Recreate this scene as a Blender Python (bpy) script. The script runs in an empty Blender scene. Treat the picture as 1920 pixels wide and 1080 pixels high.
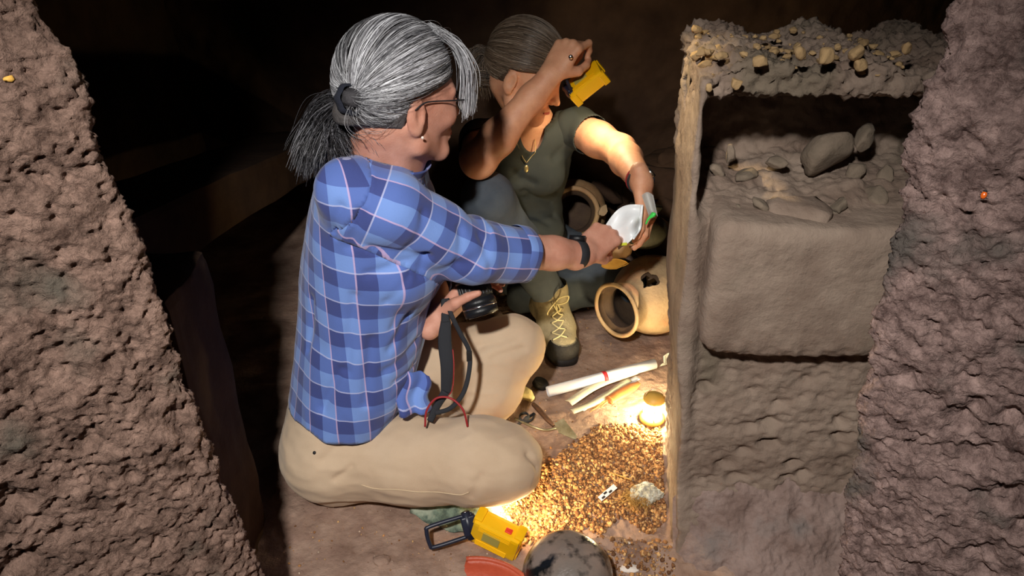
import bpy, bmesh, math, random
import numpy as np
from mathutils import Vector, Matrix
random.seed(7); RNG = np.random.default_rng(7)
SC = bpy.context.scene; COL = SC.collection
PI = math.pi
# ------------------------------------------------------------------ camera, world, exposure, lights
FPX = 1400.0; CZ = 1.2; PITCH = math.radians(30); CP, SP = math.cos(PITCH), math.sin(PITCH)
cam_d = bpy.data.cameras.new('camera'); cam_d.sensor_width = 36; cam_d.lens = FPX/1920*36; cam_d.clip_start = .02
cam = bpy.data.objects.new('camera', cam_d); COL.objects.link(cam)
cam.location = (0, 0, CZ); cam.rotation_euler = (PI/2-PITCH, 0, 0); SC.camera = cam
SC.view_settings.view_transform = 'Standard'; SC.view_settings.look = 'None'
SC.view_settings.exposure = 0.0; SC.view_settings.gamma = 1.0; SC.view_settings.use_curve_mapping = False
W = bpy.data.worlds.new('world'); SC.world = W; W.use_nodes = True
W.node_tree.nodes['Background'].inputs[0].default_value = (.5, .6, .8, 1)
W.node_tree.nodes['Background'].inputs[1].default_value = .004

def P(px, py, d):
    u = (px-960)/FPX*d; v = (py-540)/FPX*d
    return np.array([u, d*CP - v*SP, CZ - v*CP - d*SP])
def PY(px, py, Y):
    w = (py-540)/FPX; return P(px, py, Y/(CP - w*SP))
def PZ(px, py, z):
    w = (py-540)/FPX; return P(px, py, (CZ-z)/(SP + w*CP))
def V(*a): return np.array(a, float)
def unit(a): a = np.asarray(a, float); return a/np.linalg.norm(a)

def lamp(name, kind, loc, energy, color, target=None, **kw):
    l = bpy.data.lights.new(name, kind); l.energy = energy; l.color = color
    for k, v in kw.items(): setattr(l, k, v)
    o = bpy.data.objects.new(name, l); COL.objects.link(o); o.location = loc
    if target is not None:
        o.rotation_euler = (Vector(target)-Vector(loc)).to_track_quat('-Z', 'Y').to_euler()
    return o
# the torch of the person taking the picture, high in the shaft behind the viewpoint
lamp('head_torch_light', 'SPOT', (-.25, -.20, 1.70), 156, (1.0, .955, .90), (.02, 1.10, .10), spot_size=math.radians(72), spot_blend=.9, shadow_soft_size=.04)
# lantern, floor work light and hand held work light (their lit faces are modelled below)
LANT = PZ(1222, 786, 0.0)
LAMP1 = PZ(935, 1022, 0.03)
# a warm lamp hung in the chamber above the frame
lamp('hanging_lamp_light', 'SPOT', (-.02, 1.42, 1.20), 24, (1, .78, .44), (.29, 1.16, .74), spot_size=math.radians(44), spot_blend=.8, shadow_soft_size=.02)

# ------------------------------------------------------------------ materials
def s2l(c): return tuple((x/12.92 if x <= .04045 else ((x+.055)/1.055)**2.4) for x in c)
def rgb(r, g, b): return s2l((r/255, g/255, b/255))
def mat(name, col, rough=.8, col2=None, scale=20, bump=0, bscale=60, metallic=0, detail=6, spec=.5, sss=0, emit=None, estr=0, trans=0, alpha=1, stretch=None, contrast=(.35, .65), coat=0, col3=None, scale3=5, c3=(.55, .68), sheen=0, coords='Object', nrough=.6):
    m = bpy.data.materials.new(name); m.use_nodes = True; nt = m.node_tree; N = nt.nodes; L = nt.links
    b = N['Principled BSDF']; b.inputs['Base Color'].default_value = (*col, 1)
    b.inputs['Roughness'].default_value = rough; b.inputs['Metallic'].default_value = metallic
    b.inputs['Specular IOR Level'].default_value = spec
    if sss: b.inputs['Subsurface Weight'].default_value = sss; b.inputs['Subsurface Radius'].default_value = (.012, .005, .003); b.inputs['Subsurface Scale'].default_value = 1
    if emit: b.inputs['Emission Color'].default_value = (*emit, 1); b.inputs['Emission Strength'].default_value = estr
    if trans: b.inputs['Transmission Weight'].default_value = trans
    if coat: b.inputs['Coat Weight'].default_value = coat; b.inputs['Coat Roughness'].default_value = .25
    if sheen: b.inputs['Sheen Weight'].default_value = sheen
    b.inputs['Alpha'].default_value = alpha
    tc = N.new('ShaderNodeTexCoord'); src = tc.outputs[coords]
    if stretch:
        mp = N.new('ShaderNodeMapping'); mp.inputs['Scale'].default_value = stretch; L.new(src, mp.inputs[0]); src = mp.outputs[0]
    last = None
    if col2:
        n = N.new('ShaderNodeTexNoise'); n.inputs['Scale'].default_value = scale; n.inputs['Detail'].default_value = detail; n.inputs['Roughness'].default_value = nrough
        L.new(src, n.inputs['Vector'])
        r = N.new('ShaderNodeValToRGB'); r.color_ramp.elements[0].position = contrast[0]; r.color_ramp.elements[1].position = contrast[1]
        r.color_ramp.elements[0].color = (*col, 1); r.color_ramp.elements[1].color = (*col2, 1)
        L.new(n.outputs[0], r.inputs[0]); last = r.outputs[0]
        if col3:
            n3 = N.new('ShaderNodeTexNoise'); n3.inputs['Scale'].default_value = scale3; n3.inputs['Detail'].default_value = 4; L.new(src, n3.inputs['Vector'])
            r3 = N.new('ShaderNodeValToRGB'); r3.color_ramp.elements[0].position = c3[0]; r3.color_ramp.elements[1].position = c3[1]; L.new(n3.outputs[0], r3.inputs[0])
            mx = N.new('ShaderNodeMix'); mx.data_type = 'RGBA'; L.new(r3.outputs[0], mx.inputs[0]); L.new(last, mx.inputs[6]); mx.inputs[7].default_value = (*col3, 1); last = mx.outputs[2]
        L.new(last, b.inputs['Base Color'])
    if bump:
        n2 = N.new('ShaderNodeTexNoise'); n2.inputs['Scale'].default_value = bscale; n2.inputs['Detail'].default_value = 8; n2.inputs['Roughness'].default_value = .65
        L.new(src, n2.inputs['Vector'])
        bp = N.new('ShaderNodeBump'); bp.inputs['Strength'].default_value = min(1, bump); bp.inputs['Distance'].default_value = .004*max(1, bump)
        L.new(n2.outputs[0], bp.inputs['Height']); L.new(bp.outputs[0], b.inputs['Normal'])
    return m
def attr_mat(name, attr, rough=.5, bump=0, bscale=200, spec=.5, sss=0):
    m = mat(name, (.5, .5, .5), rough, bump=bump, bscale=bscale, spec=spec, sss=sss); N = m.node_tree.nodes
    a = N.new('ShaderNodeAttribute'); a.attribute_name = attr
    m.node_tree.links.new(a.outputs[0], N['Principled BSDF'].inputs['Base Color']); return m
def plaid_mat(name):
    m = mat(name, (.1, .2, .5), .85, bump=.25, bscale=500, sheen=.15); nt = m.node_tree; N = nt.nodes; L = nt.links
    b = N['Principled BSDF']; uv = N.new('ShaderNodeUVMap'); sep = N.new('ShaderNodeSeparateXYZ'); L.new(uv.outputs[0], sep.inputs[0])
    def M(op, a, c=None):
        n = N.new('ShaderNodeMath'); n.operation = op
        for i, x in enumerate((a, c)):
            if x is None: continue
            if isinstance(x, (int, float)): n.inputs[i].default_value = x
            else: L.new(x, n.inputs[i])
        return n.outputs[0]
    def axis(o):
        f = M('FRACT', M('DIVIDE', o, .065)); st = M('MULTIPLY', M('GREATER_THAN', f, .5), 1.0)
        ln = M('MAXIMUM', M('LESS_THAN', f, .03), M('GREATER_THAN', f, .985)); return st, ln, f
    su, lu, fu = axis(sep.outputs[0]); sv, lv, fv = axis(sep.outputs[1])
    s = M('DIVIDE', M('ADD', su, sv), 2)
    r = N.new('ShaderNodeValToRGB'); r.color_ramp.interpolation = 'CONSTANT'; e = r.color_ramp.elements
    e[0].position = 0; e[0].color = (*rgb(116, 150, 218), 1); e[1].position = .3; e[1].color = (*rgb(86, 112, 184), 1)
    e2 = e.new(.8); e2.color = (*rgb(58, 72, 136), 1); L.new(s, r.inputs[0])
    mx = N.new('ShaderNodeMix'); mx.data_type = 'RGBA'; L.new(M('MULTIPLY', lu, .7), mx.inputs[0]); L.new(r.outputs[0], mx.inputs[6]); mx.inputs[7].default_value = (*rgb(206, 176, 214), 1)
    mx2 = N.new('ShaderNodeMix'); mx2.data_type = 'RGBA'; L.new(M('MULTIPLY', lv, .6), mx2.inputs[0]); L.new(mx.outputs[2], mx2.inputs[6]); mx2.inputs[7].default_value = (*rgb(196, 200, 236), 1)
    L.new(mx2.outputs[2], b.inputs['Base Color']); return m
def glow(name, col, s): return mat(name, col, .5, emit=col, estr=s)

M = {}
M['rock'] = mat('rock', rgb(78, 58, 49), .95, rgb(168, 138, 123), 26, 2.2, 130, col3=rgb(98, 90, 80), scale3=7, spec=.3, nrough=.8, detail=10, contrast=(.36, .66))
M['rockr'] = mat('rock_right', rgb(84, 64, 60), .95, rgb(188, 160, 152), 30, 2.2, 140, col3=rgb(104, 96, 90), scale3=8, spec=.3, nrough=.8, detail=10, contrast=(.36, .66))
M['wall'] = mat('carved_earth', rgb(118, 100, 88), .95, rgb(148, 131, 117), 9, .9, 70, col3=rgb(112, 100, 86), scale3=5, spec=.25)
M['footearth'] = mat('slumped_earth', rgb(120, 100, 92), .95, rgb(154, 134, 126), 14, 1.0, 90, col3=rgb(116, 108, 104), scale3=7, spec=.25, nrough=.7)
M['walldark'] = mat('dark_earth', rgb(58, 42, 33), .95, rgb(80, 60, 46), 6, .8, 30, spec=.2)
M['floor'] = mat('floor_earth', rgb(132, 106, 92), .95, rgb(172, 145, 128), 14, .9, 110, col3=rgb(142, 114, 100), scale3=6, spec=.25)
M['gravel'] = attr_mat('crumbly_earth', 'col', .9, bump=.4, bscale=400, spec=.3)
M['skin1'] = mat('fair_skin', rgb(214, 158, 136), .55, rgb(196, 136, 114), 26, .25, 400, sss=.12)
M['skin2'] = mat('tanned_skin', rgb(222, 164, 128), .5, rgb(204, 142, 108), 26, .25, 400, sss=.12)
M['plaid'] = plaid_mat('blue_plaid')
M['khaki'] = mat('khaki_twill', rgb(208, 184, 156), .9, rgb(194, 168, 140), 5, .3, 700, sheen=.1)
M['khakiseam'] = mat('khaki_seam', rgb(206, 184, 152), .9)
M['grayhair'] = attr_mat('hair_strands', 'col', .38, spec=.6)
M['scalp1'] = mat('grey_hair_under', rgb(66, 62, 62), .7, rgb(96, 92, 92), 30, .8, 160, stretch=(1, 1, 1))
M['scalp2'] = mat('brown_hair_under', rgb(74, 54, 42), .6, rgb(100, 78, 60), 30, .8, 160)
M['tie'] = mat('navy_band', rgb(30, 34, 48), .9, bump=.8, bscale=200)
M['tee'] = mat('dark_tee', rgb(46, 50, 47), .9, rgb(56, 58, 53), 8, .3, 600)
M['jeans'] = mat('slate_denim', rgb(66, 74, 84), .9, rgb(84, 92, 100), 12, .4, 600)
M['boot'] = mat('tan_suede', rgb(150, 138, 108), .9, rgb(178, 164, 130), 30, .7, 200)
M['rubber'] = mat('black_rubber', rgb(30, 27, 26), .75, bump=.5, bscale=120)
M['lace'] = mat('cream_lace', rgb(226, 212, 160), .8)
M['black'] = mat('black_plastic', rgb(22, 24, 28), .38, bump=.2, bscale=400)
M['navy'] = mat('dark_navy_plastic', rgb(26, 32, 50), .4)
M['blackcloth'] = mat('black_webbing', rgb(34, 36, 42), .8, bump=.4, bscale=500)
M['chrome'] = mat('chrome', rgb(200, 205, 210), .18, metallic=1)
M['glasslens'] = mat('dark_glass', rgb(20, 30, 50), .05, coat=1)
M['redcord'] = mat('red_cord', rgb(150, 30, 36), .6)
M['yellow'] = mat('yellow_plastic', rgb(246, 190, 10), .42, bump=.1, bscale=200)
M['ylabel'] = mat('grey_green_label', rgb(176, 164, 84), .5)
M['redbtn'] = mat('red_button', rgb(228, 60, 36), .5)
M['paper'] = mat('white_paper', rgb(226, 226, 230), .6, rgb(206, 208, 216), 12, .2, 80)
M['oldpaper'] = mat('ivory_paper', rgb(214, 206, 180), .7, rgb(196, 186, 156), 20, .3, 80)
M['redband'] = mat('red_band', rgb(206, 40, 48), .5)
M['leather'] = mat('orange_leather', rgb(196, 122, 66), .6, rgb(170, 98, 50), 30, .4, 150)
M['bamboo'] = mat('bamboo', rgb(206, 160, 100), .6, rgb(170, 120, 70), 20, .3, 100, stretch=(8, 1, 8))
M['clay'] = mat('tan_clay', rgb(182, 150, 108), .75, rgb(160, 120, 82), 14, .4, 90, col3=rgb(200, 164, 110), scale3=9)
M['clayfire'] = mat('fire_blushed_clay', rgb(188, 160, 122), .6, rgb(160, 132, 98), 14, .5, 90, col3=rgb(194, 134, 92), scale3=9)
M['inside'] = mat('dark_clay', rgb(92, 72, 52), .85, rgb(70, 52, 40), 14, .4, 90)  # darker clay tone for the inside of the vessels
M['darkpot'] = mat('olive_dark_clay', rgb(86, 84, 66), .6, rgb(64, 60, 48), 14, .4, 90)
M['ochre'] = mat('ochre_clay', rgb(226, 178, 84), .7, rgb(200, 150, 66), 18, .3, 90)
M['terra'] = mat('red_slip_clay', rgb(206, 98, 66), .42, rgb(178, 78, 52), 12, .4, 90)
M['burnish'] = mat('smoked_burnished_clay', rgb(112, 104, 98), .2, rgb(140, 120, 108), 9, .3, 90, col3=rgb(20, 22, 24), scale3=24, c3=(.5, .6))
M['steel'] = mat('worn_steel', rgb(168, 164, 146), .35, rgb(130, 122, 100), 40, .2, 200, metallic=.7)
M['wood'] = mat('dark_wood', rgb(92, 62, 42), .6, rgb(64, 42, 30), 16, .4, 80, stretch=(1, 6, 6))
M['cream'] = mat('cream_cotton', rgb(222, 208, 150), .9, rgb(204, 188, 132), 20, .5, 300)
M['camo'] = mat('mottled_green_cloth', rgb(118, 134, 116), .9, rgb(74, 88, 78), 46, .5, 300, contrast=(.42, .58), col3=rgb(160, 168, 148), scale3=30)
M['plastic'] = mat('white_film', rgb(246, 250, 252), .3, rgb(236, 243, 247), 8, .3, 40)
M['film'] = mat('clear_film', rgb(225, 228, 224), .25, rgb(205, 210, 204), 20, .6, 60, alpha=.42)
M['green'] = mat('bright_green_plastic', rgb(70, 222, 92), .4)
M['lime'] = mat('lime_label', rgb(214, 226, 70), .5)
M['foil'] = mat('pale_crust', rgb(150, 148, 134), .5, rgb(220, 220, 206), 60, .9, 160)
M['root'] = mat('fine_roots', rgb(176, 138, 74), .8)
M['whitebit'] = mat('chalky_flake', rgb(226, 216, 206), .7, bump=.6, bscale=100)
M['stone'] = mat('field_stone', rgb(106, 94, 80), .9, rgb(134, 118, 102), 18, .8, 80)
M['stonelit'] = mat('lamplit_stone', rgb(150, 122, 84), .9, rgb(176, 146, 104), 18, .8, 80)  # stone for the wall top, yellow lamplight painted into its colour
M['beetle'] = mat('orange_shell', rgb(226, 104, 30), .25, coat=.8)
M['silver'] = mat('silver_metal', rgb(214, 210, 204), .25, metallic=1)
M['goldchain'] = mat('gold_chain', rgb(226, 196, 130), .3, metallic=.8)
M['lampglow'] = glow('lit_lens', (1, .82, .5), 26)
M['lantglow'] = glow('lantern_glass', (1, .80, .44), 270)
M['amber'] = mat('amber_cap', rgb(186, 150, 70), .5)
M['pearl'] = mat('pearl_stud', rgb(240, 224, 214), .2)
M['eye'] = mat('eye_white', rgb(226, 220, 214), .2); M['iris'] = mat('dark_iris', rgb(40, 26, 18), .2)
M['lip'] = mat('lip', rgb(186, 96, 84), .45); M['nail'] = mat('nail', rgb(244, 214, 200), .25)
M['inkblack'] = mat('ink', rgb(26, 26, 30), .7)

# ------------------------------------------------------------------ scene tree helpers
def tag(o, label=None, cat=None, group=None, kind=None):
    for k, v in (('label', label), ('category', cat), ('group', group), ('kind', kind)):
        if v: o[k] = v
    return o
def thing(name, loc, label, cat, group=None):
    o = bpy.data.objects.new(name, None); COL.objects.link(o); o.location = tuple(map(float, loc)); o.empty_display_size = .02
    return tag(o, label, cat, group)
def root_loc(o):
    v = Vector((0, 0, 0))
    while o is not None: v = v + o.location; o = o.parent
    return v
def mesh(name, verts, faces, m, parent=None, smooth=True, label=None, cols=None, uvs=None):
    """verts are in world coordinates; stored relative to the parent chain (no rotations used on parents)"""
    verts = np.asarray(verts, float)
    off = np.array(root_loc(parent)) if parent is not None else np.zeros(3)
    me = bpy.data.meshes.new(name); v = verts-off
    if isinstance(faces, np.ndarray):
        k = faces.shape[1]; me.vertices.add(len(v)); me.vertices.foreach_set('co', v.ravel())
        me.loops.add(faces.size); me.loops.foreach_set('vertex_index', faces.ravel().astype(np.int32))
        me.polygons.add(len(faces)); me.polygons.foreach_set('loop_start', np.arange(0, faces.size, k, dtype=np.int32))
        me.polygons.foreach_set('loop_total', np.full(len(faces), k, np.int32)); me.update(calc_edges=True); me.validate()
    else:
        me.from_pydata([tuple(x) for x in v], [], [tuple(int(i) for i in f) for f in faces]); me.update()
    ms = m if isinstance(m, (list, tuple)) else [m]
    for x in ms: me.materials.append(x)
    if smooth: me.polygons.foreach_set('use_smooth', np.ones(len(me.polygons), bool))
    if cols is not None:
        a = me.attributes.new('col', 'FLOAT_COLOR', 'POINT'); c = np.ones((len(verts), 4)); c[:, :3] = cols; a.data.foreach_set('color', c.ravel())
    if isinstance(uvs, tuple) and uvs[0] == 'loop':
        ul = me.uv_layers.new(name='UVMap'); ul.data.foreach_set('uv', np.asarray(uvs[1], float).ravel()); uvs = None
    if uvs is not None:
        ul = me.uv_layers.new(name='UVMap'); li = np.empty(len(me.loops), np.int32); me.loops.foreach_get('vertex_index', li)
        ul.data.foreach_set('uv', np.asarray(uvs, float)[li].ravel())
    o = bpy.data.objects.new(name, me); COL.objects.link(o); o.parent = parent
    if label: o['label'] = label
    return o
def solidify(o, t, off=-1):
    md = o.modifiers.new('solid', 'SOLIDIFY'); md.thickness = t; md.offset = off; return o
def merge(*vf):
    vs, fs, n = [], [], 0
    for v, f in vf:
        v = np.asarray(v, float); vs.append(v); fs += [tuple(int(i)+n for i in q) for q in f]; n += len(v)
    return np.vstack(vs), fs
def frame(z, hint=(0, 0, 1)):
    z = unit(z); h = np.array(hint, float)
    if abs(np.dot(z, unit(h))) > .97: h = np.array([1., 0, 0]) if abs(z[0]) < .9 else np.array([0, 1., 0])
    x = unit(np.cross(h, z)); y = np.cross(z, x); return np.array([x, y, z])
def box(c, size, R=None, bev=0):
    """returns verts, faces of a bevelled box; R rows are the axes"""
    R = np.eye(3) if R is None else np.asarray(R)
    bm = bmesh.new(); bmesh.ops.create_cube(bm, size=1)
    for v in bm.verts: v.co = Vector((v.co.x*size[0], v.co.y*size[1], v.co.z*size[2]))
    if bev: bmesh.ops.bevel(bm, geom=list(bm.edges), offset=bev, segments=2, profile=.7, affect='EDGES')
    bm.verts.index_update(); vs = np.array([v.co[:] for v in bm.verts]) @ R + np.array(c, float); fs = [[v.index for v in f.verts] for f in bm.faces]; bm.free()
    return vs, fs
def cyl(a, b, ra, rb=None, n=24, caps=True, rings=1):
    rb = ra if rb is None else rb; a = np.array(a, float); b = np.array(b, float); F = frame(b-a)
    return lathe([(ra, 0), (rb, np.linalg.norm(b-a))], a, F, n, caps, caps)
def lathe(prof, c, F=None, n=32, cap0=False, cap1=False, wob=None):
    """prof: (radius, height) pairs; F rows x,y,z axes, z = axis"""
    F = np.eye(3) if F is None else F; vs = []; fs = []
    for i, (r, h) in enumerate(prof):
        for k in range(n):
            a = 2*PI*k/n; rr = r*(1+(wob(a, h) if wob else 0)); vs.append(np.array([rr*math.cos(a), rr*math.sin(a), h]) @ F + np.array(c, float))
    for i in range(len(prof)-1):
        for k in range(n):
            k2 = (k+1) % n; fs.append((i*n+k, i*n+k2, (i+1)*n+k2, (i+1)*n+k))
    if cap0: fs.append(tuple(reversed(range(n))))
    if cap1: fs.append(tuple(range((len(prof)-1)*n, len(prof)*n)))
    return np.array(vs), fs
def spline(pts, n):
    """Catmull-Rom through pts (any dimension)"""
    pts = np.array(pts, float)
    if len(pts) < 3: t = np.linspace(0, 1, n)[:, None]; return pts[0]*(1-t)+pts[-1]*t
    p = np.vstack([2*pts[0]-pts[1], pts, 2*pts[-1]-pts[-2]]); m = len(pts)-1; out = []
    for t in np.linspace(0, m-1e-9, n):
        i = int(t); f = t-i; a, b, c, d = p[i:i+4]
        out.append(.5*((2*b)+(-a+c)*f+(2*a-5*b+4*c-d)*f*f+(-a+3*b-3*c+d)*f**3))
    return np.array(out)
def tube(pts, r, n=8, sm=0, caps=True, flat=None, up=(0, 0, 1)):
    """tube through pts; r number or list; flat=(wide, thin) factors give a strap"""
    pts = np.array(pts, float)
    rs = np.full(len(pts), r, float) if np.isscalar(r) else np.array(r, float)
    if sm:
        q = spline(np.hstack([pts, rs[:, None]]), sm); pts, rs = q[:, :3], q[:, 3]
    vs = []; fs = []; prev = None
    for i in range(len(pts)):
        t = unit(pts[min(i+1, len(pts)-1)]-pts[max(i-1, 0)])
        if prev is None: F = frame(t, up); x = F[0]
        else: x = prev-t*np.dot(prev, t); x = unit(x)
        prev = x; y = np.cross(t, x)
        fx, fy = flat or (1, 1)
        for k in range(n):
            a = 2*PI*k/n; vs.append(pts[i]+rs[i]*(fx*math.cos(a)*x+fy*math.sin(a)*y))
    for i in range(len(pts)-1):
        for k in range(n):
            k2 = (k+1) % n; fs.append((i*n+k, i*n+k2, (i+1)*n+k2, (i+1)*n+k))
    if caps: fs.append(tuple(reversed(range(n)))); fs.append(tuple(range((len(pts)-1)*n, len(pts)*n)))
    return np.array(vs), fs

# ------------------------------------------------------------------ noise
_perm = np.random.RandomState(3).permutation(256); _perm = np.concatenate([_perm, _perm, _perm])
_g = np.random.RandomState(4).normal(size=(256, 3)); _g /= np.linalg.norm(_g, axis=1)[:, None]
def pn(p):
    i = np.floor(p).astype(int); f = p-i; i &= 255; u = f*f*f*(f*(f*6-15)+10); out = 0
    for dx in (0, 1):
        wx = u[:, 0] if dx else 1-u[:, 0]
        for dy in (0, 1):
            wy = u[:, 1] if dy else 1-u[:, 1]
            for dz in (0, 1):
                wz = u[:, 2] if dz else 1-u[:, 2]
                h = _perm[_perm[_perm[(i[:, 0]+dx) & 255]+((i[:, 1]+dy) & 255)]+((i[:, 2]+dz) & 255)]
                out = out+wx*wy*wz*np.einsum('ij,ij->i', _g[h], f-np.array([dx, dy, dz]))
    return out
def fbm(p, fr, oct=3, gain=.5, off=0):
    s = 0; a = 1; q = p*fr+off
    for _ in range(oct): s = s+a*pn(q); a *= gain; q = q*2.03+11.7
    return s
def worley(p, fr, off=0):
    q = p*fr+off; i = np.floor(q).astype(int); best = np.full(len(q), 9.)
    for dx in (-1, 0, 1):
        for dy in (-1, 0, 1):
            for dz in (-1, 0, 1):
                c = i+np.array([dx, dy, dz]); cc = c & 255
                h = _perm[_perm[_perm[cc[:, 0]]+cc[:, 1]]+cc[:, 2]]
                r = np.stack([_perm[h]/255., _perm[h+97]/255., _perm[h+191]/255.], 1)
                best = np.minimum(best, np.sum((c+r-q)**2, 1))
    return np.sqrt(best)
def grid_faces(nr, nc, wrap=False):
    r = np.arange(nr-1)[:, None]; c = np.arange(nc if wrap else nc-1)[None, :]; c2 = (c+1) % nc
    return np.stack([r*nc+c, r*nc+c2, (r+1)*nc+c2, (r+1)*nc+c], -1).reshape(-1, 4)
def grid_normals(Pt):
    du = np.gradient(Pt, axis=1); dv = np.gradient(Pt, axis=0); n = np.cross(du, dv); return n/(np.linalg.norm(n, axis=2, keepdims=True)+1e-12)
def rock_blob(c, size, seed, R=None, sub=2, amp=.25, flat=0, planes=0):
    bm = bmesh.new(); bmesh.ops.create_icosphere(bm, subdivisions=sub, radius=1); bm.verts.index_update()
    v = np.array([x.co[:] for x in bm.verts]); f = [[x.index for x in q.verts] for q in bm.faces]; bm.free()
    v = v*(1+amp*fbm(v, 1.1, 3, .55, seed*7.3))[:, None]
    if planes:
        rp = np.random.default_rng(int(seed)*13+5)
        for _ in range(planes): nrm = unit(rp.normal(size=3)); hh = rp.uniform(.55, .85); v = v-nrm*np.maximum(v@nrm-hh, 0)[:, None]
    v = np.sign(v)*np.abs(v)**(1-flat*.3)
    v = v*np.array(size)
    if R is not None: v = v @ np.asarray(R)
    return v+np.array(c, float), f

# ------------------------------------------------------------------ signed distance volumes
class Vol:
    def __init__(s, lo, hi, h):
        s.h = h; s.lo = np.array(lo, float); s.n = np.ceil((np.array(hi, float)-s.lo)/h).astype(int)+1
        s.ax = [s.lo[i]+h*np.arange(s.n[i]) for i in range(3)]; s.F = np.full(tuple(s.n), .5, np.float32)
    def op(s, fn, lo, hi, k=0., mode='u'):
        m = 3*s.h+k; a = np.clip(np.floor((np.array(lo)-m-s.lo)/s.h).astype(int), 0, s.n); b = np.clip(np.ceil((np.array(hi)+m-s.lo)/s.h).astype(int)+1, 0, s.n)
        if np.any(b <= a): return
        X, Y, Z = np.meshgrid(*[s.ax[i][a[i]:b[i]] for i in range(3)], indexing='ij')
        d = fn(X, Y, Z); sl = tuple(slice(a[i], b[i]) for i in range(3)); F = s.F[sl]
        if mode == 'u':
            if k > 0: hh = np.clip(.5+.5*(F-d)/k, 0, 1); r = F*(1-hh)+d*hh-k*hh*(1-hh)
            else: r = np.minimum(F, d)
        else:
            d = -d
            if k > 0: hh = np.clip(.5-.5*(F-d)/k, 0, 1); r = F*(1-hh)+d*hh+k*hh*(1-hh)
            else: r = np.maximum(F, d)
        s.F[sl] = r
    def cap(s, a, b, ra, rb=None, k=.0, mode='u'):
        rb = ra if rb is None else rb; a = np.array(a, float); b = np.array(b, float); ab = b-a; L = max(float(ab@ab), 1e-12); R = max(ra, rb)
        def fn(X, Y, Z):
            x, y, z = X-a[0], Y-a[1], Z-a[2]; t = np.clip((x*ab[0]+y*ab[1]+z*ab[2])/L, 0, 1)
            return np.sqrt((x-t*ab[0])**2+(y-t*ab[1])**2+(z-t*ab[2])**2)-(ra+(rb-ra)*t)
        s.op(fn, np.minimum(a, b)-R, np.maximum(a, b)+R, k, mode)
    def chain(s, pts, rs, k=.01):
        for i in range(len(pts)-1): s.cap(pts[i], pts[i+1], rs[i], rs[i+1], k)
    def ell(s, c, r, R=None, k=.0, mode='u'):
        c = np.array(c, float); R = np.eye(3) if R is None else np.asarray(R); r = np.array(r, float); m = float(max(r))
        def fn(X, Y, Z):
            x, y, z = X-c[0], Y-c[1], Z-c[2]; q = [(R[i][0]*x+R[i][1]*y+R[i][2]*z)/r[i] for i in range(3)]
            k0 = np.sqrt(q[0]**2+q[1]**2+q[2]**2)+1e-9; k1 = np.sqrt((q[0]/r[0])**2+(q[1]/r[1])**2+(q[2]/r[2])**2)+1e-9
            return k0*(k0-1)/k1
        s.op(fn, c-m, c+m, k, mode)
    def loft(s, secs, k=.0):
        """secs: (z, cx, cy, a, b, yaw) elliptical sections stacked along z"""
        S = np.array(sorted(secs)); zs = S[:, 0]; R = max(S[:, 3].max(), S[:, 4].max())
        def fn(X, Y, Z):
            z = Z[0, 0, :]; I = [np.interp(z, zs, S[:, j])[None, None, :] for j in range(1, 6)]
            cx, cy, a, b, yw = I; x = X-cx; y = Y-cy; c, sn = np.cos(yw), np.sin(yw); u = x*c+y*sn; v = -x*sn+y*c
            k0 = np.sqrt((u/a)**2+(v/b)**2)+1e-9; k1 = np.sqrt((u/a**2)**2+(v/b**2)**2)+1e-9; d = k0*(k0-1)/k1
            e = np.maximum(zs[0]-Z, Z-zs[-1]); return np.where(e > 0, np.sqrt(np.maximum(d+.02, 0)**2+(e+.02)**2)-.02, np.maximum(d, e))
        lo = [S[:, 1].min()-R, S[:, 2].min()-R, zs[0]]; hi = [S[:, 1].max()+R, S[:, 2].max()+R, zs[-1]]
        s.op(fn, lo, hi, k)
    def mesh(s):
        F = s.F; h = s.h; neg = F < 0; nx, ny, nz = F.shape
        c = np.zeros((nx-1, ny-1, nz-1), np.uint8)
        for dx in (0, 1):
            for dy in (0, 1):
                for dz in (0, 1): c += neg[dx:nx-1+dx, dy:ny-1+dy, dz:nz-1+dz]
        act = (c > 0) & (c < 8); I, J, K = np.nonzero(act); idx = -np.ones(act.shape, np.int64); idx[I, J, K] = np.arange(len(I))
        pos = np.zeros((len(I), 3)); cnt = np.zeros(len(I))
        corners = [(a, b, d) for a in (0, 1) for b in (0, 1) for d in (0, 1)]
        for ca in corners:
            for ax in range(3):
                if ca[ax]: continue
                cb = list(ca); cb[ax] = 1
                fa = F[I+ca[0], J+ca[1], K+ca[2]]; fb = F[I+cb[0], J+cb[1], K+cb[2]]; m = (fa < 0) != (fb < 0)
                t = np.where(m, fa/np.where(m, fa-fb, 1), 0); p = np.tile(np.array(ca, float), (len(I), 1)); p[:, ax] = t
                pos += p*m[:, None]; cnt += m
        pos = pos/cnt[:, None]+np.stack([I, J, K], 1); vs = s.lo+pos*h; qs = []
        for ax in range(3):
            sa = [slice(1, -1)]*3; sa[ax] = slice(0, F.shape[ax]-1); sb = list(sa); sb[ax] = slice(1, F.shape[ax])
            A = neg[tuple(sa)]; B = neg[tuple(sb)]; ch = A != B; i, j, k = np.nonzero(ch); fl = A[i, j, k]
            o = [1, 1, 1]; o[ax] = 0; i = i+o[0]; j = j+o[1]; k = k+o[2]
            e1 = [0, 0, 0]; e2 = [0, 0, 0]; e1[(ax+1) % 3] = 1; e2[(ax+2) % 3] = 1
            g = lambda a, b: idx[i-a*e1[0]-b*e2[0], j-a*e1[1]-b*e2[1], k-a*e1[2]-b*e2[2]]
            q = np.stack([g(1, 1), g(0, 1), g(0, 0), g(1, 0)], 1); q = np.where(fl[:, None], q, q[:, ::-1]); qs.append(q)
        q = np.vstack(qs); q = q[(q >= 0).all(1)]
        return vs, q
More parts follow.
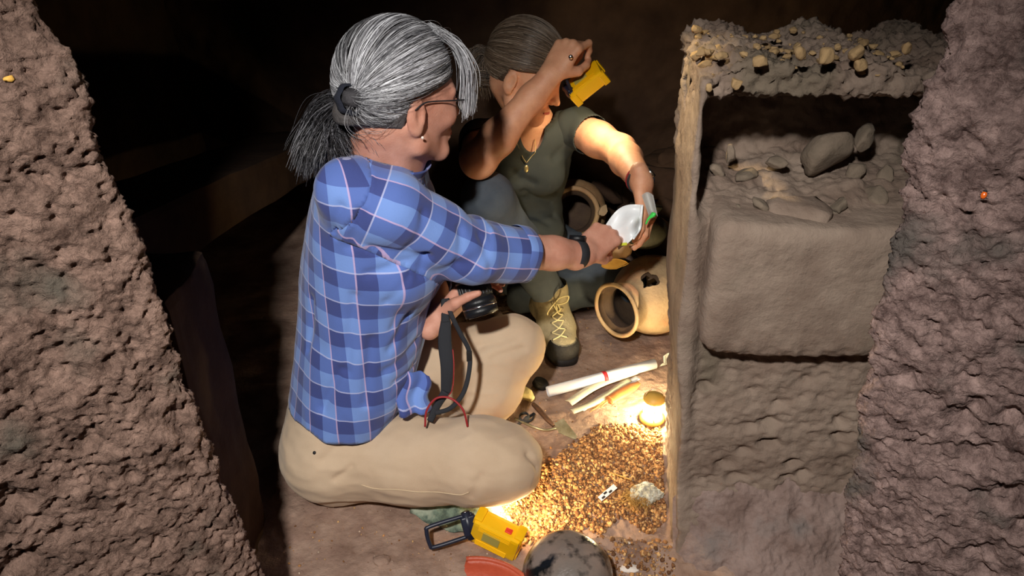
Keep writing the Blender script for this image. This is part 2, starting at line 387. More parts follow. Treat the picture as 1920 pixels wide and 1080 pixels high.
def vsmooth(v, q, it=2, lam=.5):
    a = np.concatenate([q[:, [0, 1]], q[:, [1, 2]], q[:, [2, 3]], q[:, [3, 0]]]); a = np.concatenate([a, a[:, ::-1]])
    n = np.bincount(a[:, 0], minlength=len(v))[:, None]+1e-9
    for _ in range(it):
        s = np.stack([np.bincount(a[:, 0], weights=v[a[:, 1], i], minlength=len(v)) for i in range(3)], 1); v = v*(1-lam)+lam*s/n
    return v
def vnormals(v, q):
    fn = np.cross(v[q[:, 2]]-v[q[:, 0]], v[q[:, 3]]-v[q[:, 1]]); n = np.zeros_like(v)
    for j in range(4):
        for i in range(3): n[:, i] += np.bincount(q[:, j], weights=fn[:, i], minlength=len(v))
    return n/(np.linalg.norm(n, axis=1, keepdims=True)+1e-12)
def keep(v, q, mask):
    """drop quads that have any vertex outside mask"""
    q = q[mask[q].all(1)]; used = np.unique(q); m = -np.ones(len(v), int); m[used] = np.arange(len(used)); return v[used], m[q]
def seg_t(v, a, b):
    a = np.array(a, float); b = np.array(b, float); ab = b-a; t = np.clip((v-a)@ab/(ab@ab), 0, 1); return t, np.linalg.norm(v-a-t[:, None]*ab, axis=1)
def crease(v, a, b, w, depth):
    _, d = seg_t(v, a, b); return -depth*np.exp(-(d/w)**2)
def joinq(*vq):
    vs, qs, n = [], [], 0
    for v, q in vq: vs.append(v); qs.append(q+n); n += len(v)
    return np.vstack(vs), np.vstack(qs)
def cutg(v, q, g):
    """keep where g > 0 and pull the border onto g = 0"""
    v, q = keep(v, q, g(v) > 0); e = np.sort(np.concatenate([q[:, [0, 1]], q[:, [1, 2]], q[:, [2, 3]], q[:, [3, 0]]]), axis=1); ke = e[:, 0]*len(v)+e[:, 1]; u, c = np.unique(ke, return_counts=True); u = u[c == 1]; b = np.unique(np.concatenate([u//len(v), u % len(v)])); v = v.copy()
    for _ in range(3):
        x = v[b]; g0 = g(x); G = np.stack([(g(x+h)-g0)/1e-4 for h in 1e-4*np.eye(3)], 1); st = -g0[:, None]*G/((G**2).sum(1)[:, None]+1e-9); L = np.linalg.norm(st, axis=1, keepdims=True); v[b] = x+st*np.minimum(1, .008/(L+1e-9))
    return v, q
def pcrease(v, pxa, pxb, w, dp):
    a = on_surf(v, *pxa); b = on_surf(v, *pxb); return crease(v, a, b, w, dp)
def folds(v, amp, fr, st=(1, 1, 1), off=0): return amp*(1-np.abs(fbm(v*np.array(st), fr, 3, .45, off))*2.4)
#@@SETTING
# ------------------------------------------------------------------ the setting
def jamb(name, edge_px, sgn, seed, m, label=None):
    """thick shaft-side rock: rows over z, cross-section from the chamber side, round the corner, towards the viewpoint"""
    E = np.array([PY(x, y, .80) for x, y in edge_px]); E = E[np.argsort(E[:, 2])]
    zs = np.concatenate([np.linspace(-.06, .16, 30)[:-1], np.linspace(.16, 1.16, 400), np.linspace(1.16, 1.7, 40)[1:]])
    ex = np.interp(zs, E[:, 2], E[:, 0])
    prof = [(.62, .52), (.34, .25), (.14, .09), (.040, .030), (0, 0), (.035, -.045), (.14, -.12), (.30, -.26), (.52, -.46), (.70, -.95)]
    q = spline([(a, b) for a, b in prof], 900); d = np.concatenate([[0], np.cumsum(np.linalg.norm(np.diff(q, axis=0), axis=1))])
    ds = np.concatenate([np.linspace(0, .5, 40)[:-1], np.linspace(.5, 1.15, 250), np.linspace(1.15, d[-1], 40)[1:]])
    pr = np.stack([np.interp(ds, d, q[:, 0]), np.interp(ds, d, q[:, 1])], 1)
    X = ex[:, None]+sgn*pr[None, :, 0]; Y = .80+pr[None, :, 1]+0*X; Z = zs[:, None]+0*X
    G = np.stack([X, Y, Z], -1); n = grid_normals(G)*(sgn); p = G.reshape(-1, 3)
    if np.mean(n[:, 160, 1]) > 0: n = -n
    pr2 = p*np.array([1, 1, .8]); w = worley(pr2+.010*fbm(p, 25, 2)[:, None], 26, seed); w2 = worley(p, 60, seed+5); w3 = worley(p+.012*fbm(p, 30, 2)[:, None], 11, seed+9)
    dsp = .016*fbm(p, 5, 2, off=seed)+.010*fbm(p, 17, 3, .6, seed)+.0075*fbm(p, 55, 4, .75, seed)
    pit = np.clip(fbm(p, 4.2, 2, off=seed+3)*2+.25, 0, 1)
    dsp = dsp-(.026*np.clip(.42-w, 0, 1)/.42)*pit-.009*np.clip(.42-w2, 0, 1)/.42-.034*np.clip(.3-w3, 0, 1)/.3*pit
    G = G+n*dsp.reshape(X.shape)[:, :, None]
    o = mesh(name, G.reshape(-1, 3), grid_faces(len(zs), len(ds)), m); o['kind'] = 'structure'; return G, o
LE = [(40, -60), (65, 0), (78, 40), (130, 92), (160, 170), (183, 255), (182, 300), (228, 400), (272, 500), (330, 640), (372, 770), (420, 900), (465, 1000), (490, 1080)]
RE = [(1795, -60), (1780, 0), (1765, 60), (1740, 150), (1715, 220), (1700, 290), (1690, 380), (1675, 480), (1645, 590), (1630, 680), (1610, 800), (1590, 900), (1575, 1000), (1568, 1080)]
GL, wall_left = jamb('wall_left', LE, -1, 1.3, M['rock'])
GR, wall_right = jamb('wall_right', RE, 1, 5.9, M['rockr'])
wall_left['label'] = 'pitted reddish rock beside the shaft opening'; wall_right['label'] = 'rough pinkish rock beside the stepped earth wall'

# floor: packed earth with a shallow dug pit in front of the lantern
PITP = np.array([PZ(x, y, 0)[:2] for x, y in [(985, 1000), (1120, 1004), (1262, 1012), (1262, 930), (1262, 800), (1130, 812), (1010, 905), (960, 960)]])
def poly_sd(x, y, poly):
    """signed distance to polygon, negative inside"""
    d = np.full(x.shape, 1e9); ins = np.zeros(x.shape, bool); n = len(poly)
    for i in range(n):
        a = poly[i]; b = poly[(i+1) % n]; ab = b-a; t = np.clip(((x-a[0])*ab[0]+(y-a[1])*ab[1])/(ab@ab), 0, 1)
        d = np.minimum(d, np.hypot(x-a[0]-t*ab[0], y-a[1]-t*ab[1])); c = ((a[1] > y) != (b[1] > y)) & (x < (b[0]-a[0])*(y-a[1])/(b[1]-a[1]+1e-12)+a[0]); ins ^= c
    return np.where(ins, -d, d)
def floor_z(x, y):
    p = np.stack([x.ravel(), y.ravel(), 0*x.ravel()], 1)
    z = .010*fbm(p, 3.1, 2)+.006*fbm(p, 13, 3)+.0022*fbm(p, 55, 3, .7)
    sd = poly_sd(x, y, PITP).ravel(); k = np.clip(.5-sd/.03, 0, 1); k = k*k*(3-2*k)
    yy = y.ravel(); dep = .045*np.clip((1.34-yy)/.24, 0, 1)
    rough = .010*fbm(p, 26, 4, .75, 4.)
    rm = np.exp(-((yy-1.02)/.05)**2)*np.clip((x.ravel()-.08)/.05, 0, 1)      # clods on the lip of the pit
    z = z-k*dep+k*rough+rm*(.012+.012*fbm(p, 30, 3, .7))
    return z.reshape(x.shape)
def fz(x, y): return float(floor_z(np.array([float(x)]), np.array([float(y)]))[0])
xs = np.concatenate([np.linspace(-1.6, -.55, 30)[:-1], np.linspace(-.55, .6, 290), np.linspace(.6, 1.6, 30)[1:]])
ys = np.concatenate([np.linspace(.3, .88, 20)[:-1], np.linspace(.88, 2.1, 290), np.linspace(2.1, 3.1, 40)[1:]])
X, Y = np.meshgrid(xs, ys); Z = floor_z(X, Y)
fl = mesh('floor', np.stack([X, Y, Z], -1).reshape(-1, 3), grid_faces(len(ys), len(xs)), M['floor']); fl['kind'] = 'structure'

# far wall of the chamber and its left part
def wall_sheet(name, x0, x1, z0, z1, yf, m, amp=1., nx=160, nz=100, seed=0):
    X, Z = np.meshgrid(np.linspace(x0, x1, nx), np.linspace(z0, z1, nz)); Y = yf(X, Z); p = np.stack([X.ravel(), Y.ravel(), Z.ravel()], 1)
    d = amp*(.03*fbm(p, 2.2, 2, off=seed)+.014*fbm(p, 9, 4, .6, seed)-.02*np.clip(.35-worley(p, 7, seed), 0, 1)).reshape(X.shape)
    o = mesh(name, np.stack([X, Y+d, Z], -1).reshape(-1, 3), grid_faces(nz, nx), m); o['kind'] = 'structure'; return o
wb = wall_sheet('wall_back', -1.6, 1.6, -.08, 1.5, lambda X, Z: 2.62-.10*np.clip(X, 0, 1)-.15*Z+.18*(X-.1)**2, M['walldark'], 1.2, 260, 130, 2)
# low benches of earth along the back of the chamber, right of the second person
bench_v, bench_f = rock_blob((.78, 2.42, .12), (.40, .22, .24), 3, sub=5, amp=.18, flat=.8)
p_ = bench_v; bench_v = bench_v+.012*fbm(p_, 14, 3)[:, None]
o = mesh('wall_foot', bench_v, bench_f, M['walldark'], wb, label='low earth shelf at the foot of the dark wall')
# left part: a pier and a long sloping shelf, almost in the dark
pv, pf = box((-.66, 1.03, .28), (.30, .17, .70), bev=.02)
def dense(v, f, cuts, fn=None):
    bm = bmesh.new(); vv = [bm.verts.new(x) for x in v]; [bm.faces.new([vv[i] for i in q]) for q in f]; bmesh.ops.subdivide_edges(bm, edges=bm.edges[:], cuts=cuts, use_grid_fill=True)
    bm.verts.index_update(); v2 = np.array([x.co[:] for x in bm.verts]); f2 = [[x.index for x in q.verts] for q in bm.faces]; bm.free()
    if fn is not None: v2 = fn(v2)
    return v2, f2
rough = lambda v: v+.010*np.stack([fbm(v, 14, 3, off=1), fbm(v, 14, 3, off=5), fbm(v, 14, 3, off=9)], 1)
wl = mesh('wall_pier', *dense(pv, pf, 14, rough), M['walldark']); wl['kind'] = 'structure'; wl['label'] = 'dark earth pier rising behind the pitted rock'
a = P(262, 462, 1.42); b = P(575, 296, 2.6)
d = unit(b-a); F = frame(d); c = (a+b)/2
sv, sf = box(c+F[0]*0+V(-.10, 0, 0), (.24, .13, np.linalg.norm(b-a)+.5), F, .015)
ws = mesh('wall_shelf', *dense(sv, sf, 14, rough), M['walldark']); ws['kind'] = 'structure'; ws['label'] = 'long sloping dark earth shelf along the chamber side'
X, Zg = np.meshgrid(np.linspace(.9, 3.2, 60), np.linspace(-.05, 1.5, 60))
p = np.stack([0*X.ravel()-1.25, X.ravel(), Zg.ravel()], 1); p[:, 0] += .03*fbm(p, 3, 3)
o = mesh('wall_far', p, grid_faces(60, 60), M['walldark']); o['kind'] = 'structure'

# the stepped earth wall at the right: a thin crumbling end seen edge-on, niche, projecting block
def build_inner():
    h = .0042; vol = Vol((.20, .98, -.04), (.80, 1.42, .99), h)
    lx = lambda Z: .3255-.068*Z/.95
    X, Y, Z = np.meshgrid(*vol.ax, indexing='ij')
    sh = X.shape; p = np.stack([X.ravel(), Y.ravel(), Z.ravel()], 1)
    n1 = np.zeros(len(p)); near = (np.abs(p[:, 1]-1.06) < .3)
    side = lx(Z)+.12*(Y-1.06)+.003*np.sin(Z*21+1)+.006*np.sin(Z*9)-X
    # a flat chamfer high on the corner, tapering to a point lower down
    ch = .7071*((lx(Z)+.030*np.clip((Z-.62)/.2, 0, 1))-X)-.7071*(Y-1.06)+0
    x0 = lx(Z)
    sm = lambda t: np.clip(t, 0, 1)**2*(3-2*np.clip(t, 0, 1))
    ins = sm((X-x0-.012)/.028)
    niche = sm((Z-.70)/.02)*sm((.90-Z)/.022)*ins
    up = .05+.18*sm((Z-.712)/.03)
    low = sm((.49-Z)/.012)
    foot = .06*sm((.20-Z)/.25)
    Yf = 1.06+niche*up+ins*(1-low)*.016+ins*low*(.020-.015*sm((.44-Z)/.3))-foot*sm((.3-Z)/.3)
    front = Yf-Y; back = Y-1.372; top = Z-(.938+.012*np.sin(X*40))
    f = np.maximum.reduce([side, front, back, top])
    vol.F = f.astype(np.float32)
    v, q = vol.mesh(); v = vsmooth(v, q, 3); m = (v[:, 0] < .795) & (v[:, 2] > -.035); v, q = keep(v, q, m)
    n = vnormals(v, q); fade = np.clip((v[:, 0]-lx(v[:, 2])-.01)/.03, .25, 1)
    lowm = np.clip((.47-v[:, 2])/.05, 0, 1); topm = np.clip((v[:, 2]-.885)/.02, 0, 1)
    st = v*np.array([1, 1, 1.7])
    d = .004*fbm(v, 9, 3)+.0015*fbm(v, 45, 3, .6)+lowm*(.009*fbm(st, 12, 4, .65, 3.)-.038*np.clip(.40-worley(st+.02*fbm(v, 14, 2)[:, None], 15, 2.), 0, 1)/.40*np.clip(fbm(v, 6, 2, off=8)*2.4+.25, 0, 1)-.006*np.clip(.4-worley(st, 40, 5.), 0, 1)/.4)+topm*(.014*fbm(v, 34, 4, .8, 6.))
    nm = np.clip((v[:, 2]-.70)/.02, 0, 1)*(1-topm); d = d+nm*(.016*fbm(v, 16, 4, .65, 2.))
    v = v+n*(d*fade)[:, None]
    o = mesh('wall_inner', v, q, M['wall']); o['kind'] = 'structure'; o['label'] = 'stepped grey brown earth wall with a lit edge'; return o
wi = build_inner()
# earth slumped against the foot of the wall
u_ = np.linspace(0, 1, 130); w_ = np.linspace(0, 1, 220); U, Wd = np.meshgrid(w_, u_)
Xh = .318+.50*U+.0*Wd; y0 = .925+.075*np.exp(-U*14); Yh = y0+(1.072-y0)*Wd; Zh = -.015+(.155-.05*np.exp(-U*16))*np.clip(Wd, 0, 1)**1.25*1.1
Gh = np.stack([Xh, Yh, Zh], -1); nh = grid_normals(Gh); nh = nh if nh[60, 60, 2] > 0 else -nh; p = Gh.reshape(-1, 3)
dh = .016*fbm(p, 7, 3, off=3)+.007*fbm(p, 26, 3, .6)+.003*fbm(p, 75, 2)-.016*np.clip(.36-worley(p+.02*fbm(p, 16, 2)[:, None], 15, 4.), 0, 1)/.36*np.clip(fbm(p, 7, 2, off=2)*2+.3, 0, 1)
Gh = Gh+nh*(dh.reshape(Xh.shape)*np.clip(U*12+.1, 0, 1))[:, :, None]
mesh('wall_foot', Gh.reshape(-1, 3), grid_faces(130, 220), M['footearth'], wi, label='earth slumped against the foot of the wall')
# projecting block under the niche: a dressed block with a rounded lower corner
vol = Vol((.26, .98, .44), (.78, 1.20, .76), .004)
def blk(X, Y, Z):
    a = (np.abs(X-.557)-.249+.035); b_ = np.abs(Y-1.10)-.082+.022; c_ = np.abs(Z-.598-.01*np.sin(X*9))-.118+.028
    r = np.sqrt(np.maximum(a, 0)**2+(np.maximum(b_, 0)*1.5)**2+np.maximum(c_, 0)**2)-.030
    return r
vol.op(blk, (.28, .98, .46), (.78, 1.2, .76)); v, q = vol.mesh(); v = vsmooth(v, q, 2); n = vnormals(v, q)
edge = np.exp(-((v[:, 2]-.485)/.02)**2)
v = v+n*(.0035*fbm(v, 12, 3)+.0012*fbm(v, 60, 2)+edge*.006*fbm(v, 30, 3, .7))[:, None]
mesh('stone_block', v, q, M['wall'], wi, label='smooth projecting block below the niche')
# stones lying in the niche
def stone_in(px, py, Y, size, seed, m='stone', rot=0, name='stone', parent=None, amp=.22, flat=.6, label=None, tilt=0, sub=3):
    c = PY(px, py, Y); R = np.array(Matrix.Rotation(math.radians(rot), 3, 'Y') @ Matrix.Rotation(math.radians(tilt), 3, 'X')).T
    v, f = rock_blob(c, size, seed, R, max(sub, 3), amp, flat, 12); v = v+.05*max(size)*np.stack([fbm(v, 3/max(size)*.3, 3, off=2), fbm(v, 3/max(size)*.3, 3, off=6), fbm(v, 3/max(size)*.3, 3, off=12)], 1)*3+.002*np.stack([fbm(v, 60, 2), fbm(v, 60, 2, off=4), fbm(v, 60, 2, off=8)], 1)
    return mesh(name, v, f, M[m], parent, label=label)
stone_in(1500, 392, 1.10, (.055, .045, .020), 1, 'wall', 2, parent=wi, label='flat slab on the ledge of the niche')
stone_in(1545, 285, 1.20, (.055, .03, .036), 2, 'stone', -40, parent=wi, label='large oblong boulder at the back of the niche', amp=.12)
for k, (px, py, s) in enumerate([(1400, 330, .018), (1425, 385, .014), (1640, 375, .024), (1600, 330, .020), (1575, 385, .013), (1455, 305, .015), (1345, 320, .012), (1385, 395, .009), (1660, 330, .018), (1610, 410, .012), (1570, 400, .010), (1645, 415, .016), (1370, 290, .013), (1620, 260, .02)]):
    stone_in(px, py, 1.20 if py < 340 else (1.14 if py < 380 else 1.10), (s*1.3, s*1.1, s*.75), 10+k, 'stone', k*37, parent=wi, sub=2)
# crumbling earth stones along the top edge, yellow lamplight mixed into their colour
for k in range(90):
    px = 1325+ (k*61) % 400+RNG.uniform(-12, 12); z = .945+RNG.uniform(-.012, .014); s = RNG.uniform(.003, .015)
    x = (px-960)/FPX*1.06; y = 1.075+RNG.uniform(0, .22)
    s *= .62; v, f = rock_blob((x, y, z-.004), (s*1.3, s, s*.8), 40+k, np.array(Matrix.Rotation(k, 3, 'Z')), 3, .75, .3, 10); mesh('stone', v, f, M['stonelit'], wi)
for px, py, s in [(1380, 157, .008), (1330, 165, .006), (1605, 100, .011), (1615, 122, .009), (1550, 108, .012), (1425, 115, .010), (1500, 100, .008), (1700, 90, .008)]:
    stone_in(px, py, 1.055, (s*1.2, s, s), int(px), 'stonelit', px, parent=wi, sub=2)
# rocks at the foot of the far wall right of the second person
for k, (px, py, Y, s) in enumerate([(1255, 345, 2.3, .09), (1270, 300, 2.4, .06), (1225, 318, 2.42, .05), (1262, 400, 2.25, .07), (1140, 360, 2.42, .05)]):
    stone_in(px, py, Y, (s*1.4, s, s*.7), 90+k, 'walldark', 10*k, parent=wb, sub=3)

# ---- crumbly earth in the pit (countless grains) and loose clods
def grains(name, n, smin, smax, sampler, cols, parent=None, seed=0, up=.4):
    r = np.random.default_rng(seed); base = []
    t = (1+5**.5)/2; ico = np.array([(-1, t, 0), (1, t, 0), (-1, -t, 0), (1, -t, 0), (0, -1, t), (0, 1, t), (0, -1, -t), (0, 1, -t), (t, 0, -1), (t, 0, 1), (-t, 0, -1), (-t, 0, 1)])/1.9
    fc = np.array([(0, 11, 5), (0, 5, 1), (0, 1, 7), (0, 7, 10), (0, 10, 11), (1, 5, 9), (5, 11, 4), (11, 10, 2), (10, 7, 6), (7, 1, 8), (3, 9, 4), (3, 4, 2), (3, 2, 6), (3, 6, 8), (3, 8, 9), (4, 9, 5), (2, 4, 11), (6, 2, 10), (8, 6, 7), (9, 8, 1)])
    pos = sampler(r, n); n = len(pos); s = smin+(smax-smin)*r.random(n)**3
    A = r.normal(size=(n, 3, 3)); Qm, _ = np.linalg.qr(A); sc = s[:, None]*(.7+.6*r.random((n, 3)))
    v = ico[None]*(1+.22*r.normal(size=(n, 12, 1)))*sc[:, None, :]; v = np.einsum('nij,njk->nik', v, Qm)+pos[:, None, :]+np.array([0, 0, 1])*(s*up)[:, None, None]
    f = (fc[None]+12*np.arange(n)[:, None, None]).reshape(-1, 3)
    c = np.array(cols)[r.integers(0, len(cols), n)]*(.75+.5*r.random((n, 1)))
    o = mesh(name, v.reshape(-1, 3), f, M['gravel'], parent, smooth=False, cols=np.repeat(c, 12, 0)); return o
def in_pit(r, n):
    x = r.uniform(-.03, .36, n*2); y = r.uniform(1.04, 1.5, n*2); sd = poly_sd(x, y, PITP); m = sd < .012+.02*r.random(n*2)**2; x, y = x[m][:n], y[m][:n]
    keepm = (x < .322+.11*(y-1.06)) & ~((x > .15) & (y < 1.125+.02*np.sin(x*60))); x, y = x[keepm], y[keepm]; return np.stack([x, y, floor_z(x, y)], 1)
EARTH = [rgb(164, 118, 74), rgb(140, 98, 62), rgb(186, 138, 88), rgb(112, 76, 50), rgb(204, 164, 112)]
g = grains('crumbly_soil', 24000, .0009, .0050, in_pit, EARTH, seed=5); tag(g, 'loose crumbly orange earth filling the dug pit before the lantern', 'soil', kind='stuff')
def all_floor(r, n):
    x = r.uniform(-.45, .30, n); y = r.uniform(.95, 2.1, n); return np.stack([x, y, floor_z(x, y)], 1)
g = grains('loose_crumbs', 1500, .0008, .0028, all_floor, EARTH+[rgb(186, 164, 144)], seed=8); tag(g, 'tiny crumbs of earth scattered over the trodden floor', 'crumbs', kind='stuff')
def lip(r, n):
    x = r.uniform(.12, .315, n); y = 1.0+.035*r.normal(size=n); return np.stack([x, y, floor_z(x, y)], 1)
g = grains('broken_clods', 500, .0015, .006, lip, EARTH, seed=9); tag(g, 'broken clods of earth along the front lip of the pit', 'clods', kind='stuff')
#@@OBJECTS
# ------------------------------------------------------------------ objects on the floor
def onfloor(px, py, z=0.0):
    p = PZ(px, py, z); return p
Ez = V(0, 0, 1)
def jar_profile(R, H, rn, rl, th=.008, foot=.35):
    """outer then inner profile (radius, height along the axis) of a wide mouthed jar; mouth at the top"""
    o = [(.001, 0), (R*foot, 0), (R*.72, H*.10), (R*.93, H*.26), (R, H*.42), (R*.95, H*.57), (R*.80, H*.70), (rn*1.05, H*.79), (rn, H*.84), (rn*1.05, H*.90), (rl*.97, H*.97), (rl, H)]
    o = spline(o, 40); o = [(max(a, .001), b) for a, b in o]
    i = [(rl-th*.5, H+.003), (rl-th*1.2, H*.985), (rn-th, H*.86), (R*.80-th, H*.70), (R-th, H*.42), (R*.85-th, H*.2), (R*.4, H*.06), (.001, H*.05)]
    i = [(max(a, .001), b) for a, b in spline(i, 34)]
    return o, i
def make_jar(name, c, axis, R, H, rn, rl, label, m='clay', seed=0, th=.009, hole=None, chip=None, cat='jar', group=None, foot=.35):
    t = thing(name, (c[0], c[1], max(0, c[2]-R)), label, cat, group); F = frame(axis); o, i = jar_profile(R, H, rn, rl, th, foot)
    wob = lambda a, h: .012*math.sin(2*a+seed)+.006*math.sin(5*a+h*30)
    base = np.array(c, float)-F[2]*H*.42
    v, f = lathe(spline(o, 80), base, F, 128, wob=wob); v2, f2 = lathe(spline(i, 60), base, F, 128, wob=wob)
    def cut(v, f):
        f = np.array(f)
        if not hole: return v, f
        def g(p):
            m_ = np.full(len(p), 9.)
            for hc, hr, wb in hole: dd = p-np.array(hc); ang = np.arctan2(dd@F[2], dd@unit(np.cross(F[2], unit(np.array(hc)-base)))); m_ = np.minimum(m_, np.linalg.norm(dd, axis=1)-hr*(1+wb*np.sin(3*ang+seed)+.06*np.sin(7*ang)))
            return m_
        return cutg(v, f, g)
    v, f = cut(v, f); v2, f2 = cut(v2, f2)
    v = v+.0012*fbm(v, 40, 3)[:, None]
    mo = mesh('vessel_body', v, f, M[m], t); mesh('vessel_inside', v2, f2, M['inside'], t, label='dark inside')
    rim = [base+F[2]*(H+.001)+(rl-th*.45)*(math.cos(a)*F[0]+math.sin(a)*F[1])*(1+wob(a, H)) for a in np.linspace(0, 2*PI, 73)]
    rim = [p for p in rim if not any(np.linalg.norm(p-np.array(hc)) < hr for hc, hr in (chip or []))]
    mesh('rim', *tube(rim, th*.62, 8, caps=False), M[m], t)
    return t, F, base
# big jar on its side, mouth towards us
Jc = PZ(1226, 552, .118)
Jax = unit(V(-.76, -.64, .06))
hc = P(1193, 513, 1.955)
make_jar('storage_jar', Jc, Jax, .114, .270, .064, .078, 'big tan clay jar lying on its side with a hole broken in its shoulder', 'clayfire', 2, .010, hole=[(Jc+.100*unit(np.cross(Jax, np.cross(V(-.05, -.50, .86), Jax)))+.082*Jax, .026, .16)], cat='jar')
# broken neck standing behind it, beside the second person
J2 = P(1088, 400, 2.20)
make_jar('neck_jar', P(1080, 396, 2.33)+V(0, .06, -.03), unit(V(-.10, -.93, .40)), .104, .21, .066, .079, 'ochre rimmed clay jar tipped open beside the dark t-shirt', 'clay', 5, .013, cat='jar')
make_jar('round_pot', P(1205, 432, 2.12), unit(V(.1, .3, .9)), .068, .12, .04, .045, 'dark olive round pot behind the hanging hand', 'darkpot', 7, .008, cat='pot')
# pieces
def sherd(name, c, nrm, a, b, curv, label, m, rot=0, th=.006, parent=None, cat='sherd', seed=0, group=None):
    F = frame(nrm); R = np.array(Matrix.Rotation(rot, 3, 'Z')); n = 14; vs = []; X = []
    rr = np.linspace(0, 1, 6)
    for side in (0, 1):
        for r_ in rr:
            for k in range(n):
                an = 2*PI*k/n; w = 1+.10*math.sin(3*an+seed)+.07*math.sin(5*an+seed*2)
                x, y = a*r_*w*math.cos(an), b*r_*w*math.sin(an); z = -curv*(x*x+y*y*.5)-side*th
                x, y = R[0][0]*x+R[0][1]*y, R[1][0]*x+R[1][1]*y
                vs.append(np.array(c)+x*F[0]+y*F[1]+z*F[2])
    vs = np.array(vs); m1 = len(rr)*n; fs = []
    for s_ in (0, 1):
        for i in range(len(rr)-1):
            for k in range(n):
                k2 = (k+1) % n; q = (s_*m1+i*n+k, s_*m1+i*n+k2, s_*m1+(i+1)*n+k2, s_*m1+(i+1)*n+k); fs.append(q[::-1] if s_ == 0 else q)
    e = (len(rr)-1)*n
    for k in range(n): k2 = (k+1) % n; fs.append((e+k, e+k2, m1+e+k2, m1+e+k))
    o = mesh(name, vs, fs, M[m], parent); return tag(o, label, cat, group) if parent is None else o
sherd('pot_sherd', P(1150, 494, 2.0), (-.1, -.75, .65), .036, .014, 3, 'flat ochre sherd resting behind the big jar', 'ochre', .1, seed=1)
sherd('pot_sherd', P(1162, 468, 2.04), (-.2, -.9, .4), .035, .028, 4, 'brown sherd standing below the held white bag', 'clay', .5, seed=4)
sherd('pot_sherd', P(1131, 395, 2.25), (.2, -.9, .3), .018, .013, 3, 'small orange sherd beside the mouth of the tipped jar', 'clayfire', 1.0, seed=7)
# burnished pot and red bowl in front
pc = PZ(1064, 1080, .062)
t, F, b_ = make_jar('burnished_pot', pc, unit(V(.12, .10, -.98)), .083, .160, .05, .055, 'shiny smoke-blackened round pot close in front of the pit', 'burnish', 3, .008, cat='pot', foot=.22)
bc = PZ(892, 1047, .071); bc[1] -= .119; bc[2] = 0.0
t = thing('clay_bowl', bc, 'broken red slipped clay bowl at the front edge', 'bowl')
prof = spline([(.001, .004), (.05, .004), (.085, .016), (.110, .042), (.121, .070)], 20); inn = [(max(a-.007, .001), h+.006) for a, h in prof][::-1]; inn[0] = (prof[-1][0]-.006, prof[-1][1]+.001)
v, f = lathe(list(map(tuple, prof))+inn, bc, None, 96); f = np.array(f)
xb = PZ(872, 1048, .07)[0]
v, f = cutg(v, f, lambda p: np.maximum(np.maximum(p[:, 0]-xb-.003*np.sin(p[:, 2]*200)-.002*np.sin(p[:, 2]*470), bc[1]-.05-p[:, 1]), bc[2]+.012-p[:, 2]))
ob = mesh('bowl_wall', v, f, M['terra'], t)
rim = [V(bc[0], bc[1], 0)+V(.1185*math.cos(a), .1185*math.sin(a), .072) for a in np.linspace(-1.6, 1.72, 50)]
mesh('rim', *tube(rim, .0042, 8), M['terra'], t)

# ---- work lights
def work_light(name, c, X, Z, label, group, handle=None, sc=1., side=1):
    """yellow case: X long axis, Z lens direction; folding black handle at the -X end"""
    X = unit(X); Z = unit(np.array(Z)-X*np.dot(Z, X)); Yv = np.cross(Z, X); R = np.array([X, Yv, Z]); t = thing(name, c, label, 'work light', group)
    L, Wd, H = .098*sc, .062*sc, .040*sc
    def pt(x, y, z): return np.array(c)+np.array([x, y, z])@R*sc
    v, f = box(c, (L, Wd, H), R, .007*sc); body = mesh('case', v, f, M['yellow'], t, smooth=False)
    for s_ in (-1, 1):
        for s2 in (-1, 1):
            v, f = box(pt(s_*.043, s2*.026, .004), (.018*sc, .018*sc, .034*sc), R, .004*sc); mesh('corner_guard', v, f, M['yellow'], t, smooth=False)
    for s_ in (-1, 1):
        for k in range(4): mesh('grip_rib', *box(pt(.004, s_*.0225+(-.006 if s_ > 0 else .006)*0, -.0205), (.0, 0, 0), R) if False else box(pt(-.002, s_*(.016+.004*k), -.0203), (.066*sc, .0018*sc, .003*sc), R, .0005*sc), M['yellow'], t, smooth=False)
    
    mesh('rating_label', *box(pt(-.006, side*.004, -.0205), (.036*sc, .026*sc, .0018*sc), R, .0006*sc), M['ylabel'], t, smooth=False, label='grey green rating sticker')
    mesh('switch', *box(pt(.020, side*.0320, -.003), (.014*sc, .004*sc, .011*sc), R, .0015*sc), M['redbtn'], t, label='red push button')
    mesh('lens_frame', *box(pt(0, 0, .0205), (.088*sc, .052*sc, .005*sc), R, .002*sc), M['inkblack'], t)
    mesh('lens', *box(pt(0, 0, .0238), (.076*sc, .042*sc, .003*sc), R, .001*sc), M['lampglow'], t, label='glowing lens')
    # handle loop: flat dark frame hinged at the end
    hu, hw = handle; hu = unit(hu); hw = unit(np.array(hw)-hu*np.dot(hw, hu)); hn_ = np.cross(hu, hw); RH = np.array([hu, hw, hn_])
    def hp(u, y): return pt(-.050, 0, .0)+sc*(u*hu+y*hw)
    pts = [hp(0, -.020), hp(.02, -.021), hp(.085, -.021), hp(.094, -.014), hp(.094, .014), hp(.085, .021), hp(.02, .021), hp(0, .020)]
    mesh('handle', *tube(spline(pts, 60), .0042*sc, 10), M['navy'], t)
    mesh('hinge', *merge(box(hp(.010, 0), (.030*sc, .040*sc, .017*sc), RH, .004*sc), cyl(hp(.012, -.027), hp(.012, .027), .009*sc, n=20)), M['navy'], t)
    mesh('hinge_screw', *cyl(hp(.012, .0265), hp(.012, .029), .004*sc, n=12), M['chrome'], t, label='small steel screw')
    return t, R, pt
L1 = P(932, 1000, 1.47); 
axL = unit(P(968, 1022, 1.462)-P(893, 985, 1.478)); 
